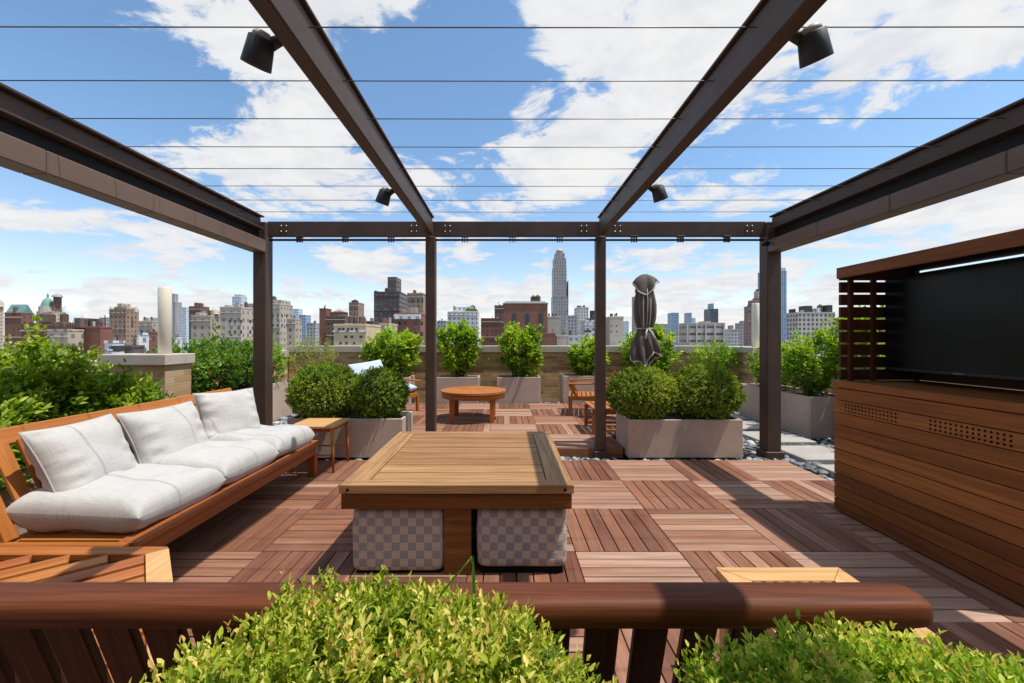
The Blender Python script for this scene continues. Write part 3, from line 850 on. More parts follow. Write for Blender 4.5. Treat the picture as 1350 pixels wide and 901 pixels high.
# ================================================================== armchairs (local: seat faces +x)
def armchair(label, loc, rot, cat='armchair', arms=True):
    t=thing('armchair',label,cat,(0,0,0),'teak armchairs on the raised deck'); wd=M['teak_orange']
    d,w,sh=.56,.62,.30
    for sy in (-1,1):
        y=sy*w/2
        g=MB(); g.box((d-.045,y-.022,0),(d,y+.022,.275),2,.003); build('leg',g,wd,t)
        g=MB(); g.beam((.02,y,0),(-.03,y,.30),.044,.05,(1,0,0),.003); build('leg',g,wd,t)
        g=MB(); g.box((.0,y-.02,.236),(d-.047,y+.02,.296),0,.003); build('side_rail',g,wd,t)
        g=MB(); g.beam((-.02,y,.30),(-.17,y,.62),.042,.034,(1,0,0),.003); build('back_post',g,wd,t)
        if arms:
            g=MB(); yo=y+sy*.022
            g.beam((-.10,yo,.505),(d+.0,yo,.488),.072,.024,(0,0,1),.006); ar=build('arm',g,wd,t)
            g=MB(); g.beam((d-.13,y,.277),(d-.02,y,.474),.036,.04,(1,0,0),.003); build('arm_support',g,wd,ar)
    g=MB(); g.box((d-.03,-w/2+.024,.236),(d+.004,w/2-.024,.30),1,.004); build('front_rail',g,wd,t)
    for k in range(7):
        xx=.02+k*.07; g=MB(); g.box((xx,-w/2+.022,.276-k*.0+.004),(xx+.055,w/2-.022,.302),1,.003); build('seat_slat',g,wd,t)
    g=MB(); g.beam((-.168,-w/2-.02,.615),(-.168,w/2+.02,.615),.03,.075,(-.38,0,.92),.004); build('back_rail',g,wd,t)
    for k in range(8):
        y=-w/2+.07+k*(w-.14)/7; g=MB(); g.beam((-.015,y,.31),(-.155,y,.585),.045,.014,(1,0,.3),.002); build('back_slat',g,wd,t)
    t.location=loc; t.rotation_euler=(0,0,rot); return t
ac=armchair('bare teak armchair beyond the pergola post, facing the round table',(1.56,6.55,UP),R(170))
# slatted footstool-like lounger end in front of it
fs=thing('footstool','low teak slatted footstool between the pergola post and the box planter','footstool',(1.38,5.33,UP))
for x in (1.08,1.68):
    for y in (5.10,5.60):
        g=MB(); g.box((x-.022,y-.022,UP),(x+.022,y+.022,.37),2,.003); build('leg',g,M['teak_orange'],fs)
for y in (5.10,5.60):
    g=MB(); g.box((1.104,y-.018,.325),(1.656,y+.018,.385),0,.003); build('side_rail',g,M['teak_orange'],fs)
    g=MB(); g.box((1.104,y-.014,UP+.03),(1.656,y+.014,UP+.065),0,.003); build('stretcher',g,M['teak_orange'],fs)
for k in range(8):
    x=1.06+k*.082; g=MB(); g.box((x,5.07,.3865),(x+.066,5.63,.406),1,.003); build('seat_slat',g,M['teak_orange'],fs)
CA=R(-33); cl_=Vector((-2.06,6.80,UP)); rotm=Matrix.Translation(cl_)@Matrix.Rotation(CA,4,'Z')
ac2=dup(ac,tuple(cl_),CA,'teak armchair with pale blue cushions half hidden behind the clipped shrub balls')
soft('seat_cushion','pale blue seat cushion on the armchair behind the shrub balls','seat cushion',rotm@Matrix.Translation((.28,0,.375))@Matrix.Rotation(R(-2),4,'Y'),.58,.56,.14,'blue',seed=2.2,pinch=.03,ex=5)
soft('back_pillow','pale blue back pillow on the armchair behind the shrub balls','pillow',Matrix.Translation((-.15,.0,.0))@rotm@Matrix.Translation((-.03,.0,.585))@Matrix.Rotation(R(5),4,'X')@frame_from((0,0,0),(0,1,0),(-.45,0,.9)),.64,.46,.19,'blue',seed=6.2,pinch=.05,ex=3.2)

# ================================================================== television cabinet
CXF,CY0,CY1=2.40,1.84,3.04
cab=thing('television_cabinet','tall dark ipe cabinet of horizontal boards with slatted hood around the television','cabinet',(2.72,2.44,0))
zs=[.008]; bh=.0875
g=None
for q in range(10):
    z0=.012+q*(bh+.0013)
    g=MB(); g.box((CXF,CY0,z0),(CXF+.02,CY1,z0+bh-.004),1,.002,tone=random.random()); fb=build('front_board',g,M['cab'],cab)
    if q==8: vb=(fb,z0)
    g=MB(); g.box((CXF+.022,CY1-.02,z0),(3.02,CY1-.002,z0+bh-.004),0,.002); build('end_board',g,M['cab'],cab)
    g=MB(); g.box((CXF+.022,CY0+.002,z0),(3.02,CY0+.02,z0+bh-.004),0,.002); build('end_board',g,M['cab'],cab)
g=MB(); g.box((CXF+.024,CY0+.024,.0),(3.0,CY1-.024,.895),1,.002); build('carcass',g,M['black'],cab)
ztop=.012+10*(bh+.0013)
g=MB(); g.box((CXF-.006,CY0-.004,ztop),(3.03,CY1+.004,ztop+.048),1,.004); build('worktop',g,M['cab'],cab)
for ya,yb in ((2.56,2.935),(1.975,2.350)):
    g=MB()
    for i in range(15):
        for j in range(3):
            g.lathe([(0,.0012),(.0068,.0012),(.0068,-.003),(0,-.003)],(CXF+.0005,ya+(yb-ya)*i/14,vb[1]+.018+j*.024),8,Euler((0,R(-90),0)))
    build('vent',g,M['black'],vb[0])
# hood
HX0,HX1,HZ=2.43,3.02,1.765
g=MB(); g.box((HX0,CY0,HZ-.02),(HX1,CY1,HZ),1,.003); build('hood_top',g,M['hood'],cab)
g=MB(); g.box((HX0-.012,CY0-.003,HZ-.078),(HX0-.001,CY1+.003,HZ+.002),1,.003); build('fascia',g,M['cab'],cab)
for Y in (CY1-.022,CY0+.002):
    for q in range(9):
        z0=ztop+.052+q*.0905
        g=MB(); g.box((HX0,Y,z0),(HX1-.02,Y+.02,min(z0+.077,HZ-.0215)),0,.002); build('hood_slat',g,M['hood'],cab)
    yy=Y-.021 if Y>2.4 else Y+.021
    for x in (HX0+.045,HX0+.21,HX1-.07):
        g=MB(); g.box((x,yy,ztop+.049),(x+.035,yy+.02,HZ-.021),2,.002); build('hood_post',g,M['hood'],cab)
for q in range(9):
    z0=ztop+.052+q*.0905
    g=MB(); g.box((HX1-.019,CY0+.005,z0),(HX1-.001,CY1-.005,min(z0+.0885,1.730)),1,.002); build('back_slat',g,M['hood'],cab)
tv=thing('television','large flat black television standing in the slatted ipe hood','television',(2.72,2.40,ztop+.05))
TY_0,TY_1,TZ0,TZ1=1.875,2.955,1.03,1.678
g=MB(); g.box((2.692,TY_0,TZ0),(2.735,TY_1,TZ1),1,.004); bd=build('housing',g,M['bezel'],tv)
g=MB(); g.box((2.688,TY_0+.008,TZ0+.022),(2.6905,TY_1-.008,TZ1-.008),1,.0005); build('screen',g,M['screen'],tv)
g=MB(); g.box((2.7365,2.30,1.22),(2.998,2.52,1.44),0,.003); build('wall_bracket',g,M['bezel'],tv)
cu=bpy.data.curves.new('logo','FONT'); cu.body='SAMSUNG'; cu.size=.0125; cu.extrude=.0005; cu.align_x='CENTER'; cu.align_y='CENTER'
lo_=bpy.data.objects.new('logo_curve',cu); COL.objects.link(lo_); cu.materials.append(M['logo'])
bpy.context.view_layer.update()
lm=bpy.data.meshes.new_from_object(lo_.evaluated_get(bpy.context.evaluated_depsgraph_get())); bpy.data.objects.remove(lo_)
lo_=bpy.data.objects.new('logo',lm); COL.objects.link(lo_); lo_.parent=tv
lo_.rotation_euler=(R(90),0,R(-90)); lo_.location=Vector((2.6912,2.475,TZ0+.011))-tv.location

# ================================================================== planters
def planter(x0,y0,x1,y1,z0,z1,label,group='stone planters on the terrace',wall=.03,feet=True,mat='planter'):
    t=thing('planter',label,'planter',((x0+x1)/2,(y0+y1)/2,z0),group)
    g=MB()
    b=z0+(.02 if feet else 0)
    g.box((x0,y0,b),(x1,y0+wall,z1),0,.005); g.box((x0,y1-wall,b),(x1,y1,z1),0,.005)
    g.box((x0,y0+wall+.0005,b),(x0+wall,y1-wall-.0005,z1-.0005),1,.004); g.box((x1-wall,y0+wall+.0005,b),(x1,y1-wall-.0005,z1-.0005),1,.004)
    build('box',g,M[mat],t)
    g=MB(); g.box((x0+wall+.001,y0+wall+.001,b+.003),(x1-wall-.001,y1-wall-.001,z1-.035),0,.004); build('soil',g,M['planter_inner'],t)
    if feet:
        for x in (x0+.08,x1-.08):
            for y in (y0+.08,y1-.08):
                g=MB(); g.box((x-.03,y-.03,z0),(x+.03,y+.03,b-.0005),0,.002); build('foot',g,M['black'],t)
    return t
planter(-2.30,4.365,-1.085,4.85,0,.41,'low stone planter with two clipped shrub balls beside the side table',feet=False)
planter(1.285,4.365,2.49,4.85,0,.40,'low stone planter with two clipped shrub balls beside the gravel and pergola post',feet=False)
ZG=-.05
planter(3.90,5.33,4.45,6.95,ZG+.0,.505,'long stone planter of shrubs beside the stepping stones')
planter(-4.18,4.78,-3.62,7.05,ZG,.555,'long stone planter of shrubs behind the sofa and pergola post')
for x0,x1,y0,h,lab in ((-2.55,-1.77,7.62,.56,'stone planter by the back wall behind the blue cushioned armchair'),
                 (-1.275,-.50,7.62,.56,'stone planter by the back wall behind the round table and pergola post'),
                 (-.165,.635,7.62,.56,'stone planter by the back wall between the round table and the bare armchair'),
                 (1.05,1.84,7.62,.585,'stone planter by the back wall behind the bare armchair'),
                 (2.10,3.05,7.62,.56,'stone planter by the back wall behind the closed parasol'),
                 (3.25,4.05,7.62,.56,'stone planter by the back wall beside the brick pier')):
    planter(x0,y0,x1,y0+.46,ZG,h-.015,lab,'stone planters along the back wall')
planter(-4.25,.6,-3.05,3.4,ZG,.42,'long stone planter hidden under the big hedge beside the sofa')
planter(-.72,.12,1.05,.62,0,.50,'stone planter under the clipped shrubs in the foreground',feet=False)

# ================================================================== closed parasol
um=thing('parasol','closed grey brown parasol with pale piping, tied with its cloth, behind the shrub balls','parasol',(2.02,6.05,UP))
ux,uy=2.02,6.05
g=MB(); g.tube([(ux,uy,UP),(ux,uy,2.1)],.022,12); build('pole',g,M['dark_metal'],um)
g=MB(); g.lathe([(.27,0),(.27,.04),(.2,.06),(.04,.075),(.04,.2),(.024,.2)],(ux,uy,UP),28); build('base',g,M['dark_metal'],um)
def folds(prof, nth, ph, amp, hem=None, twist=0.0, close=False):
    V=[];F=[];K=len(prof)
    for i,(r,z) in enumerate(prof):
        t=i/(K-1)
        for j in range(nth):
            a=2*math.pi*j/nth
            rr=r*(1+amp*(.25+.75*t)*math.sin(8*a+ph+2.2*t*math.sin(a+ph))+.12*t*math.sin(3*a+ph*2))
            zz=z+(hem(a)*t**3 if hem else 0)
            aa=a+twist*t
            V.append((ux+rr*math.cos(aa)*1.12, uy+rr*math.sin(aa)*.9, zz))
    for i in range(K-1):
        for j in range(nth):
            j2=(j+1)%nth; F.append((i*nth+j,(i)*nth+j2,(i+1)*nth+j2,(i+1)*nth+j)[::-1])
    hemline=[V[(K-1)*nth+j] for j in range(nth)]
    uv=[[(math.atan2(V[q][1]-uy,V[q][0]-ux)*.2, V[q][2]) for q in f] for f in F]
    return V,F,uv,hemline
zz=lambda y: 1.25+(447-y)*6.05/548
# main cloth to the tie, then the loose skirt
V,F,uv,h=folds([(.10,zz(378)),(.125,zz(392)),(.135,zz(402)),(.13,zz(412)),(.118,zz(421)),(.10,zz(428)),(.085,zz(433.5))],96,.7,.24)
g=MB(); g.add(V,F,uv,.5,True); cl=build('canopy',g,M['umbrella'],um)
for j in (66,72,78):
    g=MB(); g.tube([tuple(Vector(V[i*96+j])+Vector((0,-.006,0))) for i in range(7)],.006,6); build('piping',g,M['umbpipe'],cl)
V,F,uv,h=folds([(.085,zz(433.5)),(.10,zz(438)),(.13,zz(446)),(.155,zz(455)),(.165,zz(464)),(.15,zz(473))],72,2.1,.30,lambda a: -.085*math.sin(2*a+.8)-.05*math.sin(5*a)+.0,.5)
g=MB(); g.add(V,F,uv,.5,True); sk=build('skirt',g,M['umbrella'],um)
g=MB(); g.tube(h,.011,6,closed=True); build('piping',g,M['umbpipe'],sk)
V,F,uv,h=folds([(.03,zz(362)),(.07,zz(363.5)),(.12,zz(368)),(.15,zz(374)),(.152,zz(379))],72,4.4,.12,lambda a: -.10*math.cos(2*(a+1.75))-.02)
g=MB(); g.add(V,F,uv,.5,True); vt=build('vent_flap',g,M['umbrella'],um)
g=MB(); g.tube(h,.010,6,closed=True); build('piping',g,M['umbpipe'],vt)
g=MB(); g.tube([(ux+.095*math.cos(a)*1.12,uy+.095*math.sin(a)*.9,zz(433.5)) for a in [2*math.pi*q/20 for q in range(20)]],.010,6,closed=True); build('tie',g,M['umbpipe'],um)
for sx_ in (-.03,.05):
    g=MB(); g.tube([(ux+.02,uy-.07,zz(433)),(ux+sx_*.9+.01,uy-.12,zz(438)),(ux+sx_*1.6+.02,uy-.135,zz(447))],[.010,.012,.02],6); build('tie_end',g,M['umbpipe'],um)
# ================================================================== plants
def shrub(label, c, r, n, L, W, mat, seed, group=None, ex=2.0, lump=.16, lf=2.6, up=.35, out=.6, jit=.6, inner=.45, tmean=.42, tspread=.30, base_z=None, name='clipped_shrub', cat='shrub', keep=None):
    """dense shrub: leaves through the outer shell of a lumpy superellipsoid, stems to a foot"""
    rng=np.random.default_rng(seed); c=np.array(c,float); r=np.array(r,float)
    d=norm(rng.normal(size=(n,3)))
    rad=1/(np.sum(np.abs(d)**ex,1)**(1/ex))
    ln=vnoise(d*1.0, lf, seed)*lump + vnoise(d*1.0, lf*2.7, seed+5)*lump*.5
    depth=1-inner*rng.beta(1.0,2.6,size=n)
    P=c+d*r*(rad*(1+ln)*depth)[:,None]
    if keep is not None:
        k=keep(P); P=P[k]; d=d[k]; n=len(P)
    nr=norm(d/r)
    D=nr*out+np.array([0,0,up])+rng.normal(size=(n,3))*jit
    NR=nr+np.array([0,0,.8])+rng.normal(size=(n,3))*.5
    cl=vnoise(P, 9.0, seed+2); cl2=vnoise(P, 2.2, seed+3)
    tone=np.clip(tmean+cl*.35+cl2*.25+rng.normal(size=n)*tspread*.6,0,1)
    Ls=L*rng.uniform(.65,1.25,n); Ws=W*rng.uniform(.7,1.25,n)
    bz=base_z if base_z is not None else c[2]-r[2]
    t=thing(name,label,cat,(c[0],c[1],bz),group)
    V,F,T=leaves(P,D,NR,Ls,Ws,tone,.22,.08)
    np_mesh('foliage',V,F,T,M_L(mat),t,True)
    g=MB(); random.seed(seed)
    for q in range(16):
        a=random.uniform(0,6.28); e=random.uniform(.1,.8); 
        tip=(c[0]+r[0]*.8*e*math.cos(a),c[1]+r[1]*.8*e*math.sin(a),c[2]+r[2]*(.75-.5*e))
        stems([(c[0]+.25*r[0]*math.cos(a)*e,c[1]+.25*r[1]*math.sin(a)*e,bz)],[tip],.011,g)
    build('stems',g,M['bark'],t)
    return t
def M_L(k): return LD[k]

def bush(label, c, r, ncl, lpc, L, W, mat, seed, group=None, spread=.12, tmean=.5, base=None, twigs=14, up=.2, droop=.18, sprigs=0, shell=.5, name='leafy_shrub', cat='shrub', tspread=.6):
    """loose shrub: leaf rosettes at the ends of shoots spread through an uneven volume"""
    rng=np.random.default_rng(seed); c=np.array(c,float); r=np.array(r,float)
    d=norm(rng.normal(size=(ncl,3))); 
    ln=vnoise(d,1.9,seed)*.34+vnoise(d,4.5,seed+9)*.16
    rad=(shell+(1-shell)*rng.random(ncl)**.6)*(1+ln)
    C=c+d*r*rad[:,None]
    if sprigs:   # shoots standing out of the top
        k=rng.integers(0,ncl,sprigs); 
        C2=C[k]*1.0; C2[:,2]+=rng.uniform(.04,.16,sprigs)*(C2[:,2]>c[2]); C=np.concatenate([C,C2]); d=np.concatenate([d,d[k]])
    bp=np.array(base if base is not None else (c[0],c[1],c[2]-r[2]*.95))
    n=len(C)
    ax=norm(norm(C-bp)*.7+d*.4+np.array([0,0,.35]))     # shoot direction
    idx=np.repeat(np.arange(n),lpc); m=len(idx)
    s=rng.random(m)
    P=C[idx]-ax[idx]*(s*spread)[:,None]+rng.normal(size=(m,3))*spread*.16
    rd=rng.normal(size=(m,3)); rd-=ax[idx]*np.sum(rd*ax[idx],1,keepdims=True); rd=norm(rd)
    D=rd*(.35+.65*s)[:,None]+ax[idx]*(1-.55*s)[:,None]+np.array([0,0,up])
    NR=ax[idx]*1.0+np.array([0,0,.9])+rng.normal(size=(m,3))*.35
    ct=rng.normal(size=n)*.13+vnoise(C,2.0,seed+4)*.3
    tone=np.clip(tmean+ct[idx]+ (1-s-.5)*.25*tspread + rng.normal(size=m)*.13*tspread*1.6,0,1)
    Ls=L*rng.uniform(.6,1.25,m)*(.65+.5*s); Ws=W*rng.uniform(.75,1.2,m)*(.65+.5*s)
    t=thing(name,label,cat,tuple(bp),group)
    V,F,T=leaves(P,D,NR,Ls,Ws,tone,.20,droop)
    np_mesh('foliage',V,F,T,M_L(mat),t,True)
    g=MB(); random.seed(seed)
    pick=rng.choice(n,min(twigs,n),replace=False)
    for q in pick:
        a=bp+np.array([rng.uniform(-.3,.3)*r[0],rng.uniform(-.3,.3)*r[1],0]); stems([a],[C[q]],.009,g)
    build('stems',g,M['bark'],t)
    return t

def boxwood(label, c, r, ns, npair, slen, L, W, mat, seed, group=None, ex=2.0, lump=.12, lf=2.6, up=.8, out=.5, jit=.35, inner=.25, tmean=.45, tipgain=.35, sp=.13, base_z=None, keep=None, name='clipped_shrub'):
    """clipped evergreen: short shoots of paired leaves standing all over a lumpy shell"""
    rng=np.random.default_rng(seed); c=np.array(c,float); r=np.array(r,float)
    d=norm(rng.normal(size=(ns,3))); rad=1/(np.sum(np.abs(d)**ex,1)**(1/ex))
    ln=vnoise(d,lf,seed)*lump+vnoise(d,lf*2.8,seed+5)*lump*.7+vnoise(d,lf*7,seed+7)*lump*.45
    depth=1-inner*rng.beta(1.0,2.2,size=ns)
    C=c+d*r*(rad*(1+ln)*depth)[:,None]
    if keep is not None:
        k=keep(C); C=C[k]; d=d[k]
    n=len(C); nr=norm(d/r)
    ax=norm(nr*out+np.array([0,0,up])+rng.normal(size=(n,3))*jit)
    ref=norm(np.cross(ax,rng.normal(size=(n,3)))); ref2=np.cross(ax,ref)
    sl=slen*rng.uniform(.6,1.35,n)
    tb=vnoise(C,7.0,seed+2)*.30+vnoise(C,2.0,seed+3)*.25+rng.normal(size=n)*sp
    Ps=[];Ds=[];Ns=[];Ls=[];Ws=[];Ts=[]
    for q in range(npair):
        f=(q+.5)/npair
        base=C+ax*(sl*(f-1.0))[:,None]
        a=ref if q%2 else ref2
        for sg in (1,-1):
            rdir=a*sg
            D=rdir*(1.05-.75*f)+ax*(.45+.6*f)+rng.normal(size=(n,3))*.16
            Ps.append(base+rng.normal(size=(n,3))*L*.08); Ds.append(D); Ns.append(ax*1.0-rdir*.35+rng.normal(size=(n,3))*.22)
            k=(1.05-.45*f); z_=rng.uniform(.6,1.3,n); Ls.append(L*k*z_*rng.uniform(.85,1.15,n)); Ws.append(W*k*z_*rng.uniform(.8,1.2,n))
            Ts.append(np.clip(tmean+tb+tipgain*(f-.55)+rng.normal(size=n)*.13,0,1))
    P=np.concatenate(Ps);D=np.concatenate(Ds);NR=np.concatenate(Ns);Lq=np.concatenate(Ls);Wq=np.concatenate(Ws);Tq=np.concatenate(Ts)
    bz=base_z if base_z is not None else c[2]-r[2]
    t=thing(name,label,'shrub',(c[0],c[1],bz),group)
    V,F,T=leaves(P,D,NR,Lq,Wq,Tq,.26,.06)
    np_mesh('foliage',V,F,T,M_L(mat),t,True)
    g=MB(); random.seed(seed)
    for q in range(22):
        a=random.uniform(0,6.28); e=random.uniform(.1,.8)
        stems([(c[0]+.25*r[0]*math.cos(a)*e,c[1]+.25*r[1]*math.sin(a)*e,bz)],[(c[0]+r[0]*.8*e*math.cos(a),c[1]+r[1]*.8*e*math.sin(a),c[2]+r[2]*(.75-.5*e))],.011,g)
    build('stems',g,M['bark'],t)
    return t
GB='clipped shrub balls in the low planters'
bk=dict(lump=.10,up=.2,out=1.0,jit=.30,inner=.26,tipgain=.55,sp=.12)
boxwood('large clipped shrub ball in the low planter, nearest the sofa and side table',(-2.0,4.61,.66),(.41,.37,.335),2900,4,.055,.028,.0155,'box',11,GB,base_z=.37,tmean=.58,**bk)
boxwood('smaller clipped shrub ball in the low planter in front of the blue cushions',(-1.405,4.60,.64),(.335,.32,.305),2300,4,.055,.028,.0155,'box',12,GB,base_z=.37,tmean=.52,**bk)
boxwood('clipped shrub ball in the low planter just beside the slim pergola post',(1.51,4.61,.645),(.40,.35,.315),2900,4,.055,.028,.0155,'box',13,GB,base_z=.36,tmean=.60,**bk)
boxwood('clipped shrub ball in the low planter nearest the gravel and television side',(2.195,4.61,.655),(.41,.355,.335),2900,4,.055,.028,.0155,'box',14,GB,base_z=.36,tmean=.52,**bk)

GW='leafy shrubs in the planters along the back wall'
bush('spreading leafy shrub by the back wall above the blue cushioned armchair',(-2.15,7.85,1.03),(.56,.30,.46),225,13,.105,.060,'lush',21,GW,.14,.52,(-2.15,7.85,.5))
bush('upright leafy shrub in the planter behind the round table and pergola post',(-.90,7.85,1.12),(.42,.28,.55),225,13,.105,.060,'lush',22,GW,.14,.55,(-.9,7.85,.5))
bush('rounded leafy shrub in the planter between the round table and bare armchair',(.27,7.85,1.06),(.46,.28,.52),240,13,.105,.060,'lush',23,GW,.14,.52,(.25,7.85,.5))
bush('small leafy shrub in the planter behind the bare armchair',(1.55,7.85,.93),(.40,.26,.38),170,13,.10,.057,'lush',24,GW,.13,.52,(1.5,7.85,.5))
bush('broad leafy shrub behind the closed parasol',(2.70,7.85,1.03),(.57,.30,.52),255,13,.105,.060,'lush',25,GW,.14,.50,(2.6,7.85,.5))
bush('loose feathery shrub by the back wall beside the brick pier',(3.88,7.82,.90),(.52,.28,.36),190,12,.062,.026,'lush',26,GW,.16,.46,(3.7,7.85,.5),sprigs=30)
GL='shrubs in the long planter behind the sofa'
bush('dark glossy shrub in the long planter, nearest the brick pier behind the sofa',(-3.92,5.02,.88),(.36,.42,.42),150,13,.075,.034,'dark',31,GL,.12,.45,(-3.9,5.02,.5),sprigs=12)
bush('dark glossy shrub in the long planter, second from the brick pier',(-3.90,5.55,.90),(.36,.42,.42),150,13,.075,.034,'dark',32,GL,.12,.42,(-3.9,5.55,.5),sprigs=12)
bush('leafy shrub in the long planter just behind the corner pergola post',(-3.88,6.1,.90),(.36,.42,.42),150,13,.075,.034,'dark',33,GL,.12,.55,(-3.9,6.1,.5),sprigs=12)
bush('paler shrub at the far end of the long planter past the corner pergola post',(-3.88,6.65,.88),(.36,.42,.42),150,13,.070,.032,'lush',34,GL,.12,.40,(-3.9,6.65,.5),sprigs=12)
bush('thin airy olive coloured shrub in the corner before the back wall',(-3.50,7.55,.93),(.50,.40,.40),170,11,.050,.018,'olive',35,None,.16,.50,(-3.5,7.55,.1),sprigs=40)
GH='big hedge shrubs behind the near end of the sofa'
bush('largest leafy hedge shrub at the near end behind the sofa, rising highest',(-3.72,2.60,.83),(.64,.60,.46),640,15,.072,.034,'hedge',41,GH,.13,.46,(-3.7,2.6,.3),sprigs=50)
bush('leafy hedge shrub between the tallest one and the brick pier',(-3.56,3.13,.80),(.48,.42,.48),480,15,.070,.034,'hedge',42,GH,.13,.44,(-3.6,3.0,.3),sprigs=40)
bush('low leafy hedge shrub spilling towards the sofa back under the brick pier',(-3.05,3.45,.60),(.30,.24,.30),150,14,.070,.032,'hedge',43,GH,.12,.40,(-3.2,3.2,.3),sprigs=10)
bush('leafy hedge shrub reaching in front of the brick pier behind the sofa back',(-3.30,3.48,.68),(.36,.28,.36),230,14,.070,.033,'hedge',45,GH,.13,.44,(-3.3,3.4,.3),sprigs=16)
bush('leafy hedge shrub close behind the sofa back at the photo edge',(-3.15,2.25,.62),(.40,.55,.36),360,14,.070,.033,'hedge',44,GH,.13,.40,(-3.2,2.3,.3),sprigs=10)
GR='shrubs beside the television cabinet'
bush('bright leafy shrub in the long planter beside the stepping stones, nearest',(4.17,5.66,.95),(.40,.38,.44),190,13,.080,.038,'lush',51,GR,.13,.44,(4.17,5.66,.45),sprigs=20)
bush('leafy shrub at the far end of the long planter by the corner pergola post',(4.15,6.45,.88),(.38,.42,.42),170,13,.075,.034,'lush',52,GR,.13,.42,(4.15,6.45,.45),sprigs=20)
bush('tall bright shrub rising behind the slatted hood of the television cabinet',(4.48,5.28,1.12),(.36,.40,.60),230,13,.085,.040,'lush',53,GR,.14,.55,(4.45,5.2,.3),sprigs=25)
bush('shrub glimpsed through the slats of the television hood',(4.45,4.45,1.0),(.36,.42,.50),190,13,.080,.038,'lush',54,GR,.13,.48,(4.45,4.45,.3),sprigs=15)
planter(4.2,4.1,4.75,5.22,ZG,.40,'stone planter behind the television cabinet')

GF='clipped shrubs in the foreground'
zcut=lambda P: (P[:,2]>.50)&(P[:,1]<.745)
boxwood('clipped yellow tipped shrub in front of the bench rail, below the coffee table',(-.160,.445,.604),(.330,.29,.325),14500,4,.042,.0165,.0070,'front',61,GF,ex=2.7,lump=.085,lf=3.2,up=.85,out=.5,jit=.30,inner=.30,tmean=.50,tipgain=.42,sp=.20,base_z=.47,keep=zcut)
boxwood('greener clipped shrub in front of the rounded end of the bench rail',(.510,.44,.545),(.335,.29,.32),14500,4,.042,.0175,.0076,'front2',62,GF,ex=2.7,lump=.085,lf=3.2,up=.75,out=.5,jit=.32,inner=.30,tmean=.51,tipgain=.48,sp=.16,base_z=.47,keep=zcut)
# two grass blades
def blade(label, pts, w):
    g=MB(); V=[];F=[];K=len(pts)
    for i,p in enumerate(pts):
        t=i/(K-1); ww=w*(1-t**2.2)+.0004
        V+=[(p[0]-ww/2,p[1],p[2]),(p[0],p[1]+ww*.3,p[2]+.0004),(p[0]+ww/2,p[1],p[2])]
    for i in range(K-1):
        F+=[(3*i,3*i+1,3*i+4,3*i+3),(3*i+1,3*i+2,3*i+5,3*i+4)]
    g.add(V,F,None,.6,True); tag(build('grass_blade',g,LD['grass']),label,'grass blade')
blade('stiff upright grass blade growing out of the clipped shrub',[(-.042,.56,.85),(-.043,.56,.90),(-.044,.56,.935),(-.044,.56,.958)],.0065)
blade('bent thin grass blade leaning out of the clipped shrub',[(-.115,.56,.86),(-.088,.56,.905),(-.058,.56,.942),(-.0465,.56,.957),(-.0455,.56,.945)],.0035)
